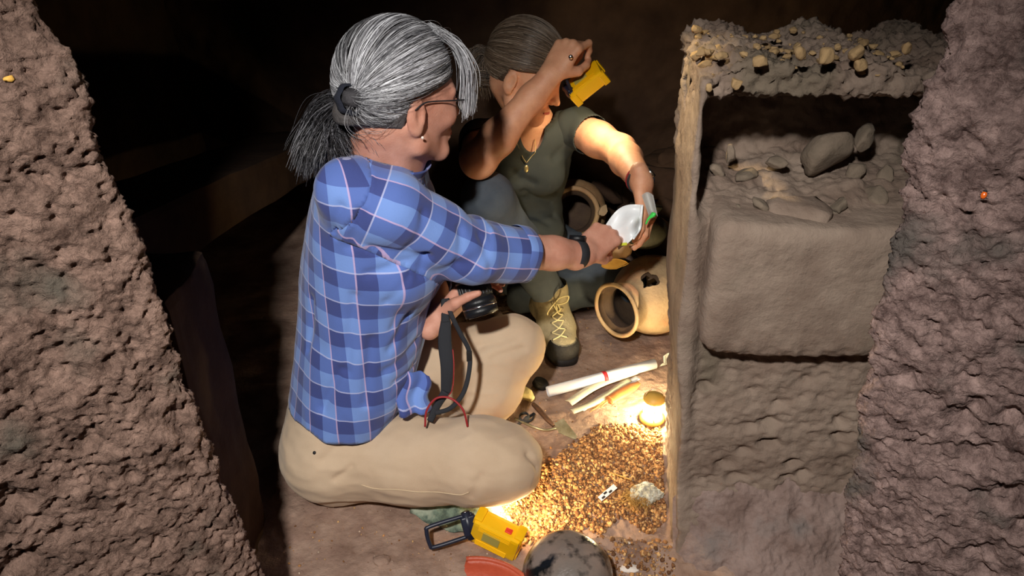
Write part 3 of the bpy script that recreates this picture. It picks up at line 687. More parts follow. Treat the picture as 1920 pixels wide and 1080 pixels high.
Zl = unit(V(.40, .95, .06)); Zl = unit(Zl-axL*np.dot(Zl, axL))
L1[2] = .043
t, R1, pt1 = work_light('work_light', L1, axL, Zl, 'yellow work light with folded-out black handle on the floor by the knee', 'yellow work lights', handle=(PZ(775, 1020, .015)-PZ(885, 985, .03), V(0, .5, .866)), side=-1)
l1p = pt1(0, 0, .034); lamp('work_light_beam', 'SPOT', l1p, 7, (1, .74, .38), l1p+R1[2], spot_size=math.radians(150), spot_blend=.6, shadow_soft_size=.02)
L2 = P(1100, 155, 1.74)
ax2 = unit(P(1136, 128, 1.72)-P(1064, 186, 1.76)); Z2 = V(.55, .30, -.80)
t, R2, pt2 = work_light('work_light', L2, ax2, Z2, 'yellow work light held up in the fist and shining down', 'yellow work lights', handle=(P(1035, 118, 1.70)-P(1064, 184, 1.76), V(-.3, .8, .1)), side=-1, sc=.92)
l2p = pt2(0, 0, .034); lamp('held_light_beam', 'SPOT', l2p, 3.6, (1, .82, .52), l2p+R2[2], spot_size=math.radians(174), spot_blend=.25, shadow_soft_size=.02)

# ---- lantern
lz = fz(LANT[0], LANT[1]); lb = V(LANT[0], LANT[1], lz)
t = thing('camping_lantern', lb, 'small glowing lantern standing on the floor by the wall edge', 'lantern')
mesh('base', *lathe([(.001, 0), (.027, 0), (.031, .004), (.031, .011), (.020, .0155), (.001, .0155)], lb, None, 32), M['amber'], t)
mesh('globe', *lathe([(.0205, .016), (.0225, .022), (.0225, .052), (.019, .058), (.001, .058)], lb, None, 32, cap0=True), M['lantglow'], t, label='glowing globe')
mesh('cap', *lathe([(.019, .060), (.026, .062), (.026, .070), (.014, .079), (.001, .081)], lb, None, 32, cap0=True), M['amber'], t)
for s_ in (0, 1, 2):
    a = .5+s_*2*PI/3; mesh('guard_post', *cyl(lb+V(.0245*math.cos(a), .0245*math.sin(a), .012), lb+V(.0245*math.cos(a), .0245*math.sin(a), .063), .0013, n=8), M['amber'], t)
mesh('bail', *tube(spline([lb+V(.022*math.cos(a), 0, .072+.024*math.sin(a)) for a in np.linspace(0, PI, 9)], 30), .001, 6), M['silver'], t)

# ---- papers, tools
def floorpt(px, py, dz=0): p = PZ(px, py, dz); p[2] = fz(p[0], p[1])+dz; return p
a, b = PZ(1027, 735, .012), PZ(1228, 682, .030); r = .0145
t = thing('paper_roll', (a+b)/2-V(0, 0, .02), 'white roll of drawing paper held by a red band', 'paper roll')
F = frame(b-a); n = 140; L = np.linalg.norm(b-a); vs = []; 
sp = [(.0145-.0045*k/n, 2*PI*2.6*k/n) for k in range(n)]
for e in (a, b):
    for rr, an in sp: vs.append(e+rr*(math.cos(an)*F[0]+math.sin(an)*F[1]))
o = mesh('sheet', vs, [(i, i+1, n+i+1, n+i) for i in range(n-1)], M['paper'], t); solidify(o, .0006)
c = a+(b-a)*.52; mesh('rubber_band', *lathe([(.0142, -.005), (.0156, -.005), (.0156, .005), (.0142, .005)], c, F, 32), M['redband'], t, label='red band')
def strip(name, pts, w, m, parent=None, nrm=(0, 0, 1), th=.0006, label=None, fold=0, n=24, taper=None):
    q = spline(pts, n); vs = []
    for i in range(n):
        t_ = unit(q[min(i+1, n-1)]-q[max(i-1, 0)]); s_ = unit(np.cross(t_, nrm)); k = (taper(i/(n-1)) if taper else 1)
        for j in (-1, -.5, 0, .5, 1): vs.append(q[i]+s_*w*k*j*.5+np.array(nrm)*fold*(1-abs(j)))
    o = mesh(name, vs, [tuple(q_) for q_ in grid_faces(n, 5)], m, parent, label=label); solidify(o, th, 0); return o
t = thing('paper_sheets', PZ(1130, 728, 0), 'folded ivory paper strips lying under the paper roll', 'papers')
strip('sheet', [PZ(1066, 756, .010), PZ(1120, 722, .014), PZ(1192, 696, .022)], .026, M['oldpaper'], t, fold=.006)
strip('sheet', [PZ(1072, 772, .006), PZ(1120, 752, .010), PZ(1180, 712, .016)], .020, M['oldpaper'], t, fold=.004)
strip('sheet', [PZ(1090, 768, .004), PZ(1140, 738, .008), PZ(1196, 708, .014)], .018, M['paper'], t, fold=.003)
# leather sheath with bamboo picks
t = thing('tool_pouch', PZ(1165, 738, 0), 'orange leather tool pouch with bamboo sticks poking out', 'tool pouch')
a, b = PZ(1140, 752, .010), PZ(1198, 718, .016)
v, f = tube([a, a+(b-a)*.3, a+(b-a)*.75, b], [.013, .0155, .0145, .006], 20, 20, flat=(1, .45)); mesh('pouch', v, f, M['leather'], t)
v, f = tube([a+(b-a)*.02, a+(b-a)*.09], .0142, 20, flat=(1.03, .5)); mesh('pouch_band', v, f, M['leather'], t)
for k, (x, y) in enumerate([(1100, 768), (1094, 762), (1112, 762), (1120, 752), (1106, 772), (1126, 764)]):
    e = PZ(x, y, .004+.002*(k % 3)); m_ = a+(b-a)*.1+F[0]*0+V(0, (k-2.5)*.0022, .001*(k % 2)); mesh('bamboo_stick', *tube([e, m_], [.0014, .0022], 7), M['bamboo'], t)
# trowel
t = thing('trowel', PZ(1040, 800, 0), 'small steel leaf trowel with a bent shank and dark handle', 'trowel')
bl = [PZ(1038, 795, .010), PZ(1056, 785, .012), PZ(1066, 798, .009), PZ(1082, 818, .004), PZ(1079, 825, .003), PZ(1048, 812, .006)]
cen = PZ(1060, 805, .009)
vs = [cen]+bl; o = mesh('blade', vs, [(0, i, i % 6+1) for i in range(1, 7)], M['steel'], t, smooth=False); solidify(o, .0014)
mesh('shank', *tube([PZ(1042, 803, .008), PZ(1022, 806, .014), PZ(1000, 800, .018), PZ(982, 792, .014), PZ(966, 785, .010)], [.003, .0026, .0026, .003, .0034], 8, 24), M['steel'], t)
mesh('handle', *tube([PZ(1038, 798, .010), PZ(1025, 785, .014), PZ(1010, 768, .014), PZ(1000, 758, .012)], [.0045, .0060, .0068, .0055], 12, 20), M['wood'], t)
o = mesh('tool_strap', *tube([PZ(966, 800, .006)]+[PZ(985+16*(1-k/26)*math.cos(-.4+k*.42), 781+12*(1-k/26)*math.sin(-.4+k*.42), .012+.0006*k) for k in range(22)], .0035, 8, 60, flat=(.6, 1.5)), M['blackcloth']); tag(o, 'dark webbing strap coiled beside the trowel handle', 'strap')
v, f = rock_blob(PZ(985, 738, .018), (.030, .015, .017), 4, np.array(Matrix.Rotation(.9, 3, 'Z')), 3, .22); o = mesh('cotton_glove', v, f, M['cream']); tag(o, 'crumpled cream cotton glove under the far knee', 'glove')
a = PZ(1012, 722, .008); o = mesh('lens_cap', *merge(cyl(a, a+V(.004, 0, .012), .021, .019, 28), cyl(a+V(.004, 0, .012), a+V(.0045, 0, .0135), .013, .012, 20)), M['rubber']); tag(o, 'round black lens cap at the end of the paper roll', 'lens cap')
# clear bag standing against the wall end
vs = []; A = [PZ(1237, 690, .004), PZ(1252, 684, .010), PZ(1276, 700, .006)]; B = [P(1246, 668, 1.93), P(1262, 660, 1.93), P(1278, 652, 1.93)]
g = []; 
for i in range(14):
    for j in range(16):
        u, w = i/13, j/15; p = spline(A, 16)[j]*(1-u)+spline(B, 16)[j]*u; g.append(p+.005*np.array([math.sin(w*7+u*4), math.cos(w*9+u*3), math.sin(u*8+w*5)*.8]))
o = mesh('clear_bag', g, grid_faces(14, 16), M['film']); solidify(o, .0004); tag(o, 'crumpled clear plastic bag between the paper roll and the wall', 'plastic bag')
# photo scale card
a = floorpt(1140, 916, .004); a[2] = -.012
t = thing('scale_card', a, 'tiny white scale bar with black squares lying in the pit', 'scale card')
ex = unit(PZ(1158, 905, 0)-PZ(1124, 928, 0)); R = np.array([ex, np.cross(Ez, ex), Ez]); sl = unit(Ez+.35*V(-.2, -1, 0)); R[2] = sl; R[1] = unit(np.cross(sl, ex)); R[0] = np.cross(R[1], R[2])
a = a+V(0, 0, .004); mesh('card', *box(a, (.047, .0125, .0012), R, .0003), M['paper'], t, smooth=False)
for k, (x, y) in enumerate([(-.015, -.0025), (-.005, .0025), (.006, -.0025)]):
    mesh('black_square', *box(a+V(x, y, .0008)@R, (.0085, .0046, .0005), R), M['inkblack'], t, smooth=False)
# crusted lump with fine roots
c = floorpt(1212, 918); c[2] += .012
v, f = rock_blob(c, (.036, .026, .018), 31, None, 5, .5, 0); v = v+(.007*fbm(v, 60, 4, .8)-.004*np.clip(.4-worley(v, 120), 0, 1))[:, None]*unit(V(.1, -.5, 1))
t = thing('crusted_lump', c, 'grey white crusted lump with fine tan roots hanging from it', 'lump')
mesh('crust', v, f, M['foil'], t)
rt = []
for k in range(260):
    s_ = c+V(RNG.uniform(-.042, .004), RNG.uniform(-.03, .016), RNG.uniform(-.004, .012)); d_ = V(RNG.normal()*.008-.004, RNG.normal()*.006-.008, -.003); e = s_+d_*RNG.uniform(.8, 2.4); mid = (s_+e)/2+RNG.normal(size=3)*.004
    rt.append(tube(spline([s_, mid, e], 5), .00045, 3, caps=False))
mesh('roots', *merge(*rt), M['root'], t)['kind'] = 'stuff'
mesh('rootlet', *tube([P(1145, 886, 1.66), P(1165, 893, 1.65), P(1185, 900, 1.64)], [.001, .0018, .0012], 6, 12), M['root'], t)
# pale flakes in front of the pit
for k, (px, py, s, l) in enumerate([(1142, 1058, .0065, 'small chalky lump beside the burnished pot'), (1180, 1069, .020, 'long chalky white flake in front of the pit'), (1134, 1048, .0035, 'tiny white crumb above the chalky lump'), (1213, 1048, .006, 'pale chip nearer the wall foot'), (1178, 1022, .0035, 'white speck on the lip of the pit')]):
    c = floorpt(px, py); v, f = rock_blob(c, (s, s*.45 if s > .01 else s*.8, min(s*.5, .004)), 70+k, None, 3, .5); o = mesh('chalk_flake', v, f, M['whitebit']); tag(o, l, 'flake', 'chalky flakes before the pit')
for k, (px, py, s, l) in enumerate([(1160, 1010, .012, 'orange clod with a lit top on the pit lip'), (1130, 990, .009, 'reddish clod close behind the burnished pot'), (715, 1052, .014, 'flat grey clod on the bare floor by the front edge'), (1220, 1015, .010, 'brown clod at the wall end of the pit lip'), (1190, 1032, .011, 'grey clod between the flakes and the pit')]):
    c = floorpt(px, py); v, f = rock_blob(c, (s*1.2, s, s*.55), 80+k, None, 3, .5, .4); o = mesh('earth_clod', v, f, M['floor']); tag(o, l, 'clod', 'clods on the floor')
# mottled cloth under the near knee, its bright end in the lamp beam
cp = [(768, 962), (812, 984), (858, 998), (890, 994), (925, 984)]; g = []
for i, (x, y) in enumerate(cp): pass
Cb = spline([PZ(x, y, .006) for x, y in cp], 30); Ct = spline([PZ(x, y, .034) for x, y in [(780, 925), (830, 925), (870, 922), (910, 920), (945, 925)]], 30)
for i in range(14):
    for j in range(30):
        u = i/13; p = Cb[j]*(1-u)+(Ct[j]+V(0, .05, 0))*u; g.append(p+V(0, 0, .010*math.sin(u*PI)+.004*math.sin(j*.9+u*5)))
o = mesh('ground_cloth', g, grid_faces(14, 30), M['camo']); solidify(o, .003); tag(o, 'mottled grey green cloth spread under the near knee', 'cloth')
v, f = box(PZ(926, 950, .016), (.030, .024, .004), np.array(Matrix.Rotation(.5, 3, 'Z')@Matrix.Rotation(.4, 3, 'X')).T, .001); o = mesh('paper_tag', v, f, M['paper']); tag(o, 'blank white tag caught in the beam of the floor light', 'tag')
# ladybird and a yellow chip on the rocks
def on_rock(G, px, py):
    """point of the rock surface seen at a pixel, with its normal"""
    n = grid_normals(G); rel = G-np.array([0, 0, CZ]); d = rel[..., 1]*CP-rel[..., 2]*SP; u = rel[..., 0]/d*FPX+960; w = -(rel[..., 1]*SP+rel[..., 2]*CP)/d*FPX+540
    e = (u-px)**2+(w-py)**2+np.where(d < .2, 1e9, 0)+((d-.8)*30)**2; i = np.unravel_index(np.argmin(e), e.shape); nn = n[i]
    to = np.array([0, 0, CZ])-G[i]; nn = nn if nn@to > 0 else -nn; return G[i], unit(unit(to)+.4*nn)
p, nn = on_rock(GR, 1845, 365); F = frame(nn, (0, 0, 1)); bt = thing('ladybird', p, 'tiny orange ladybird sitting on the rough pink rock', 'ladybird')
sc_ = .0042
v, f = rock_blob((0, 0, 0), (.72, 1, .55), 1, None, 3, 0); mesh('shell', (v*sc_)@F+p+nn*.001, f, M['beetle'], bt)
v, f = rock_blob((0, 1.0, .05), (.5, .38, .35), 1, None, 2, 0); mesh('head', (v*sc_)@F+p+nn*.001, f, M['inkblack'], bt)
for s_ in (-1, 1):
    for k in (-.5, 0, .5): mesh('leg', *tube([p+V(s_*.5, k, .1)@F*sc_, p+V(s_*1.0, k*1.3, -.15)@F*sc_], .00025, 5), M['inkblack'], bt)
p, nn = on_rock(GL, 15, 148); v, f = rock_blob(p+nn*.002, (.005, .003, .003), 5, frame(nn), 2, .7); o = mesh('yellow_chip', v, f, M['ochre']); tag(o, 'tiny yellow chip caught on the pitted rock', 'chip')
#@@FIGURES
# ------------------------------------------------------------------ figures: helpers
def hframe(f, roll=0.0):
    f = unit(f); l = unit(np.cross(Ez, f)); u = np.cross(f, l); c, s = math.cos(roll), math.sin(roll)
    return np.array([f, l*c+u*s, u*c-l*s])          # rows: forward, left, up
def loc(C, R, s): return lambda a, b, c: np.array(C)+s*(np.array([a, b, c])@R)
def head_sdf(v, C, R, s=1.):
    q = loc(C, R, s); E = lambda c, r, k=.01, m='u': v.ell(q(*c), [x*s for x in r], R, k*s, m)
    Kp = lambda a, b, ra, rb=None, k=.01, m='u': v.cap(q(*a), q(*b), ra*s, (rb if rb is not None else ra)*s, k*s, m)
    E((-.008, 0, .018), (.096, .074, .088), 0); E((.030, 0, -.035), (.060, .056, .072), .02)
    E((.046, 0, -.010), (.048, .062, .052), .02)
    for y in (-1, 1):
        Kp((-.006, y*.054, -.045), (.012, y*.050, -.078), .016, .015, .02); Kp((.012, y*.050, -.078), (.074, y*.014, -.104), .015, .014, .022)
        E((.070, y*.036, -.034), (.020, .020, .018), .02)                    # cheek bones
        Kp((.084, y*.008, .014), (.074, y*.046, .012), .0095, .008, .012)        # brow
    Kp((.080, -.008, -.102), (.080, .008, -.102), .0175, None, .018)          # chin
    E((.074, 0, -.070), (.022, .026, .022), .015)
    for y in (-1, 1): E((.099, y*.031, -.007), (.012, .016, .011), .008, 's')
    Kp((.090, 0, .004), (.108, 0, -.032), .0075, .0095, .008); E((.111, 0, -.036), (.0105, .0095, .0085), .005)
    for y in (-1, 1): E((.100, y*.0115, -.040), (.0085, .006, .0065), .005)
    for y in (-1, 1): E((.079, y*.031, -.008), (.0125, .0125, .0115), .002); Kp((.091, y*.022, -.001), (.087, y*.042, -.003), .003, .0026, .004); Kp((.089, y*.022, -.015), (.086, y*.041, -.014), .0026, .0024, .005)
    Kp((.094, -.016, -.0665), (.094, .016, -.0665), .0050, .0050, .005); Kp((.098, -.006, -.066), (.098, .006, -.066), .0052, None, .004)
    Kp((.093, -.012, -.0775), (.093, .012, -.0775), .0062, None, .005)
    Kp((.104, -.015, -.0718), (.104, .015, -.0718), .0022, None, .002, 's')
    for y in (-1, 1):                                                        # ears
        E((-.006, y*.076, -.022), (.018, .0065, .031), .004); E((-.002, y*.073, -.046), (.010, .006, .012), .006)
        E((-.001, y*.084, -.018), (.009, .007, .018), .003, 's')
def hand_sdf(v, wr, d, n, side, curl, thumb=(.75, .75, .35, .5), s=.92, spread=.0, per=None, rad=1.0):
    """d finger direction, n palm facing direction, side thumb side (+1 = along cross(d, n)). returns finger tips"""
    d = unit(d); n = unit(np.array(n)-d*np.dot(n, d)); t = np.cross(d, n)*side; wr = np.array(wr, float)
    q = lambda a, b, c: wr+s*(a*d+b*t+c*n)
    mcp = [(.088, .027, 0), (.092, .009, -.002), (.087, -.010, -.001), (.078, -.027, .002)]; ln = [(.043, .026, .020), (.047, .030, .021), (.043, .028, .020), (.034, .021, .018)]
    rr = [(.0098, .0085, .0076, .0064), (.0100, .0087, .0078, .0066), (.0094, .0082, .0074, .0062), (.0084, .0073, .0066, .0056)]
    for m_ in mcp: v.cap(q(.006, m_[1]*.55, 0), q(*m_), .0155*s, .0118*s, .010*s)
    v.cap(q(-.03, 0, 0), q(.012, 0, 0), .022*s, .022*s, .012*s); v.ell(q(.045, .0, .004), (.045*s, .034*s, .014*s), np.array([d, t, n]), .01*s)
    tips = []
    for i, m_ in enumerate(mcp):
        c = (per[i] if per else curl); p = q(*m_); ang = 0; dv = unit(d+t*spread*(1.2-i)*.35)
        for j in range(3):
            ang += c[j]; dd = dv*math.cos(ang)+n*math.sin(ang); e = p+s*ln[i][j]*dd
            v.cap(p, e, rr[i][j]*s*rad, rr[i][j+1]*s*rad, .003*s if j else .006*s); p = e
        tips.append((p, dd, np.cross(dd, t)))
    a0, b0, c0, bend = thumb
    p0 = q(.022, .020, .006); d1 = unit(d*a0+t*b0+n*c0); p1 = p0+s*.044*d1; v.cap(p0, p1, .0165*s, .0125*s, .010*s)
    d2 = unit(d1+d*bend*.6-t*bend*.5+n*bend*.2); p2 = p1+s*.032*d2; v.cap(p1, p2, .0112*s, .0098*s, .005*s)
    d3 = unit(d2+d*bend*.4-t*bend*.6+n*bend*.2); p3 = p2+s*.024*d3; v.cap(p2, p3, .0098*s, .0076*s, .003*s)
    tips.append((p3, d3, n)); return tips
def strands(name, paths, r, cols, m, parent, label=None):
    """paths (N, n, 3) array -> one mesh of fine tapering strands with a colour each"""
    Pn = np.asarray(paths, float); N, n, _ = Pn.shape; T = np.gradient(Pn, axis=1); T /= np.linalg.norm(T, axis=2, keepdims=True)+1e-9
    rv = RNG.normal(size=(N, 1, 3)); A = np.cross(T, rv+0*T); A /= np.linalg.norm(A, axis=2, keepdims=True)+1e-9; B = np.cross(T, A)
    w = (r if np.ndim(r) else np.full(N, r))[:, None]*(.35+.65*np.sin(np.linspace(.25, 2.95, n)))[None]
    R3 = [Pn+w[..., None]*(math.cos(a)*A+math.sin(a)*B) for a in (0, 2.094, 4.189)]
    v = np.stack(R3, 2).reshape(-1, 3); i = np.arange(N)[:, None, None]*n*3+np.arange(n-1)[None, :, None]*3; k = np.arange(3)[None, None, :]; k2 = (k+1) % 3
    q = np.stack([i+k, i+k2, i+3+k2, i+3+k], -1).reshape(-1, 4); o = mesh(name, v, q, m, parent, cols=np.repeat(cols, n*3, 0), label=label); o['kind'] = 'stuff'; return o
def slerp(a, b, t):
    om = np.arccos(np.clip((a*b).sum(-1), -1, 1))[..., None]; so = np.sin(om)+1e-6; return (np.sin((1-t)*om)*a+np.sin(t*om)*b)/so
def hair_over(C, R, s, cc, rad, starts, tie, N, n=20, lift=.003, jit=.05, bow=0., seed=0, tend=1.):
    """strands swept over an ellipsoid (centre cc, radii rad, local) from the hairline to the tie"""
    r = np.random.default_rng(seed); st = np.array(starts, float); k = spline(st, 200); ix = r.integers(0, 200, N)
    a = k[ix]+jit*r.normal(size=(N, 3)); a /= np.linalg.norm(a, axis=1, keepdims=True); b = unit(tie)+.045*r.normal(size=(N, 3)); b /= np.linalg.norm(b, axis=1, keepdims=True)
    t0 = r.random(N)*.25*(r.random(N) < .5); t1 = 1-(1-tend)*r.random(N); t = t0[:, None]+(t1-t0)[:, None]*np.linspace(0, 1, n)[None]
    D = slerp(a[:, None], b[:, None], t[..., None]); D[..., 2] += bow*np.sin(PI*t); D += .018*np.sin(t*PI*r.uniform(1, 3, (N, 1))+r.uniform(0, 6, (N, 1)))[..., None]*r.normal(size=(N, 1, 3)); D /= np.linalg.norm(D, axis=2, keepdims=True)
    Lp = np.array(cc)+D*np.array(rad)*(1+(lift*(.3+r.random((N, 1, 1)))*np.sin(PI*np.clip(t, .02, .98))[..., None])/.09)
    HAIR_IX.append(ix); return np.array(C)+s*(Lp@R)
HAIR_IX = []
def clump(cols, ix, seed, amt=.55):
    q = np.stack([ix*.11, 0*ix+seed, 0*ix+.5], 1).astype(float); k = fbm(q, 1, 2, .6); return cols*np.clip(1+amt*2.2*k, .25, 2.2)[:, None]
def hcols(N, pal, w, seed=0):
    r = np.random.default_rng(seed); return np.array(pal)[r.choice(len(pal), N, p=w)]*(.8+.4*r.random((N, 1)))

# ================================================================== FIRST PERSON: grey hair, blue plaid shirt
p1 = thing('person', (-.33, 1.26, 0), 'person with grey ponytail and blue plaid shirt sitting cross-legged, reaching towards the white bag', 'person')
C1 = P(750, 174, 1.26); R1h = hframe(V(.82, .54, -.13), 0); S1 = .98; q1 = loc(C1, R1h, S1)
nb1 = V(-.232, 1.265, .735)
SR = V(-.262, 1.150, .712); ELR = P(882, 468, 1.395); WRR = P(1092, 477, 1.56); CUF = ELR+(WRR-ELR)*.46-V(0, 0, .006)
SL = V(-.235, 1.42, .70); ELL = V(-.20, 1.47, .44); WRL = P(822, 600, 1.50)
# rows of the shirt outline: (py, back px, front px, half width)
rows = [(800, 548, 745, .150), (770, 540, 748, .158), (720, 545, 775, .155), (660, 551, 790, .147), (600, 556, 798, .142), (540, 556, 806, .142), (480, 562, 815, .148), (420, 570, 806, .150), (370, 582, 785, .145), (330, 600, 770, .120), (300, 628, 768, .080)]
secs1 = []
for py, a_, b_, w_ in rows:
    A = PY(a_, py, 1.235); B = PY(b_, py, 1.235); secs1.append((A[2], (A[0]+B[0])/2, 1.275-.0*(A[2]), (B[0]-A[0])/2, w_, .12))
secs1 = sorted(secs1)
HIPR = V(-.372, 1.200, .100); KNR = PY(940, 866, 1.135); HIPL = V(-.345, 1.36, .115); KNL = PY(962, 648, 1.42); ANR = V(-.20, 1.33, .055); ANL = PZ(885, 790, .05)
def shrink(secs, d): return [(z, x, y, a-d, b-d, w) for z, x, y, a, b, w in secs]
# --- body (one continuous skin surface)
vh = Vol(C1-V(.17, .16, .26), C1+V(.19, .17, .15), .0030); head_sdf(vh, C1, R1h, S1)
vh.cap(q1(-.030, 0, -.055), nb1, .053, .056, .02); vh.cap(q1(.01, 0, -.085), nb1+V(.03, 0, .0), .040, .048, .02); vh.cap(q1(-.02, -.045, -.05), nb1+V(.035, -.03, -.02), .016, .014, .02)
hv, hq = vh.mesh(); hv = vsmooth(hv, hq, 1)
va = Vol(np.minimum(ELR, WRR)-V(.12, .1, .12), WRR+V(.18, .2, .16), .0024)
va.chain([SR*.15+ELR*.85, ELR, ELR+(WRR-ELR)*.3, ELR+(WRR-ELR)*.72, WRR], [.045, .044, .043, .032, .0275], .02)
hd = unit(P(1150, 428, 1.61)-WRR); hn = unit(V(.12, .80, -.55)); tips1 = hand_sdf(va, WRR+hd*.004, hd, hn, -1, (.75, .95, .55), thumb=(.8, .45, .75, .6), s=.93, rad=1.03)
for k_ in range(4): pass
av, aq = va.mesh(); av = vsmooth(av, aq, 1)
vl = Vol(np.minimum(ELL, WRL)-V(.1, .15, .1), np.maximum(ELL, WRL)+V(.17, .1, .16), .0026)
vl.chain([ELL, ELL*.4+WRL*.6, WRL], [.040, .032, .026], .02)
LENA = P(883, 519, 1.475); LENB = P(906, 597, 1.475)
hdl = unit(V(.62, .50, .52)); hnl = unit(V(.70, -.55, -.25)); tipsl = hand_sdf(vl, WRL, hdl, hnl, -1, (.35, .75, .55), thumb=(.62, .75, .55, .5), s=.92, spread=.1)
lv, lq = vl.mesh(); lv = vsmooth(lv, lq, 1)
vt = Vol((-.58, 1.05, -.01), (.12, 1.62, .80), .008)
vt.loft(shrink(secs1[:-2], .022), 0); vt.cap(nb1-V(0, 0, .05), SR+V(.02, .03, -.04), .034, .030, .02); vt.cap(nb1-V(0, 0, .05), SL-V(0, 0, .03), .036, .036, .02); vt.cap(nb1, nb1-V(0, 0, .1), .05, .05, .02)
vt.chain([SR+V(.02, .01, -.02), ELR], [.030, .034], .01); vt.chain([SL-V(0, 0, .01), ELL], [.036, .034], .01)
vt.chain([HIPR, KNR, ANR], [.078, .060, .035], .02); vt.chain([HIPL, KNL, ANL], [.078, .056, .035], .02)
for an, dr in ((ANR, V(-.02, .22, .0)), (ANL, V(-.18, -.06, .0))): vt.cap(an, an+unit(dr)*.16-V(0, 0, .018), .032, .022, .02)
tv, tq = vt.mesh()
b1 = mesh('body', *joinq((hv, hq), (av, aq), (lv, lq), (tv, tq)), M['skin1'], p1)
# --- trousers
vk = Vol((-.58, 1.02, -.01), (.12, 1.58, .36), .0048)
vk.loft([(.03, -.385, 1.285, .09, .14, .1), (.10, -.392, 1.285, .112, .165, .1), (.18, -.376, 1.28, .106, .150, .1), (.27, -.365, 1.28, .090, .120, .1)], 0)
vk.ell(HIPR-V(.012, 0, 0), (.105, .10, .098), None, .03); vk.ell(HIPL, (.10, .10, .095), None, .03)
vk.chain([HIPR, HIPR*.5+KNR*.5-V(0, 0, .004), KNR-V(.04, 0, 0), KNR+V(.006, 0, -.002)], [.094, .088, .082, .076], .03); vk.chain([KNR, KNR*.45+ANR*.55, ANR], [.064, .058, .050], .02)
vk.chain([HIPL, HIPL*.45+KNL*.55+V(0, 0, .012), KNL], [.098, .090, .064], .03); vk.chain([KNL, KNL*.5+ANL*.5+V(-.005, -.02, 0), ANL], [.062, .064, .055], .035)
vk.cap(KNL*.6+HIPL*.4, ANL+V(-.06, 0, .02), .06, .05, .04)
kv, kq = vk.mesh(); kv = vsmooth(kv, kq, 2); kn = vnormals(kv, kq)
def on_surf(v, px, py, maxd=9, mind=.5):
    rel = v-np.array([0, 0, CZ]); d = rel[:, 1]*CP-rel[:, 2]*SP; u = rel[:, 0]/d*FPX+960; w = -(rel[:, 1]*SP+rel[:, 2]*CP)/d*FPX+540
    e = (u-px)**2+(w-py)**2; idx = np.where(e < max(60, e.min()*2+9))[0]; return v[idx[np.argmin(d[idx])]]
kd = .004*fbm(kv, 9, 3)+folds(kv, .0040, 11, (.5, 1, 1.4), 2)
for a_, b_, w_, dp in [((628, 905), (655, 880), .006, .006), ((600, 870), (660, 815), .010, .006), ((905, 900), (880, 935), .008, .005), ((995, 850), (1012, 880), .006, .006), ((650, 820), (700, 800), .008, .006)]:
    kd = kd+pcrease(kv, a_, b_, w_*1.1, dp*.9)
for a_, b_, w_, dp in [((880, 650), (960, 625), .010, .006), ((930, 665), (985, 655), .008, .005), ((870, 700), (905, 640), .010, .006)]:
    kd = kd+pcrease(kv, a_, b_, w_*1.1, dp*.9)
# bunched cloth around the bent knees
for K_, A_, B_ in ((KNR, HIPR, ANR), (KNL, HIPL, ANL)):
    tt, dd_ = seg_t(kv, K_, K_*.6+A_*.4); rel = kv-K_; kd = kd+.0022*np.sin(rel@unit(A_-K_)*120+3*fbm(kv, 9, 2))*np.exp(-(np.linalg.norm(rel-(B_-K_)*.15, axis=1)/.07)**2)
kv = kv+kn*kd[:, None]; kv[:, 2] = np.maximum(kv[:, 2], .003)
m_ = ~((kv[:, 2] > .262) & (kv[:, 0] < -.25))
kv, kq = keep(kv, kq, m_)
tr = mesh('trousers', kv, kq, M['khaki'], p1)
# seam along the outside of the near thigh, rivets of the back pocket
sm_ = [on_surf(kv, x, y)-V(0, .0006, -.0004) for x, y in [(672, 912), (700, 921), (740, 925), (780, 928), (820, 930), (858, 932), (880, 930)]]
mesh('side_seam', *tube(spline(sm_, 60), .0011, 6), M['khakiseam'], tr)
for x, y in [(588, 799), (583, 846)]:
    c = on_surf(kv, x, y); nn = unit(V(-.2, -1, .3)); mesh('rivet', *cyl(c-nn*.001, c+nn*.0016, .0036, .003, 14), M['inkblack'], tr)
# --- shirt
SPT = [SR+V(-.016, .020, .0), SR*.75+ELR*.25+V(.006, 0, .004), SR*.4+ELR*.6, ELR+V(0, .0, -.004), CUF+unit(CUF-ELR)*.03]; SRS = [.056, .062, .060, .060, .0530]
vs_ = Vol((-.62, 1.02, .12), (.08, 1.62, .82), .0046)
vs_.loft(secs1, 0); vs_.cap(nb1-V(.01, 0, .045), SR-V(.0, -.02, .016), .058, .050, .05); vs_.cap(nb1-V(.01, 0, .045), SL-V(0, .01, .01), .060, .060, .035)
vs_.ell(V(-.20, 1.25, .54), (.075, .12, .09), None, .03); vs_.chain(SPT, SRS, .022)
sv, sq = vs_.mesh(); sv = vsmooth(sv, sq, 2); sn = vnormals(sv, sq)
L_ = [0]
for i in range(4): L_.append(L_[-1]+np.linalg.norm(SPT[i+1]-SPT[i]))
best = np.full(len(sv), 9.); arc = np.zeros(len(sv)); cen = np.zeros_like(sv)
for i in range(4):
    t, d = seg_t(sv, SPT[i], SPT[i+1]); m = d < best; best[m] = d[m]; arc[m] = (L_[i]+t*(L_[i+1]-L_[i]))[m]; cen[m] = (SPT[i]+t[:, None]*(SPT[i+1]-SPT[i]))[m]
Fs = frame(unit(SPT[-1]-SPT[0])); rel = sv-cen; sang = np.arctan2(rel@Fs[2]*0+rel@(-Fs[1]), rel@Fs[0])
adir = unit(ELR-SR); insl = ((sv-SR)@adir > .004) & (best < .082) & (arc > .012)
onarm = insl.astype(float)
low = np.clip((.50-sv[:, 2])/.3, 0, 1)
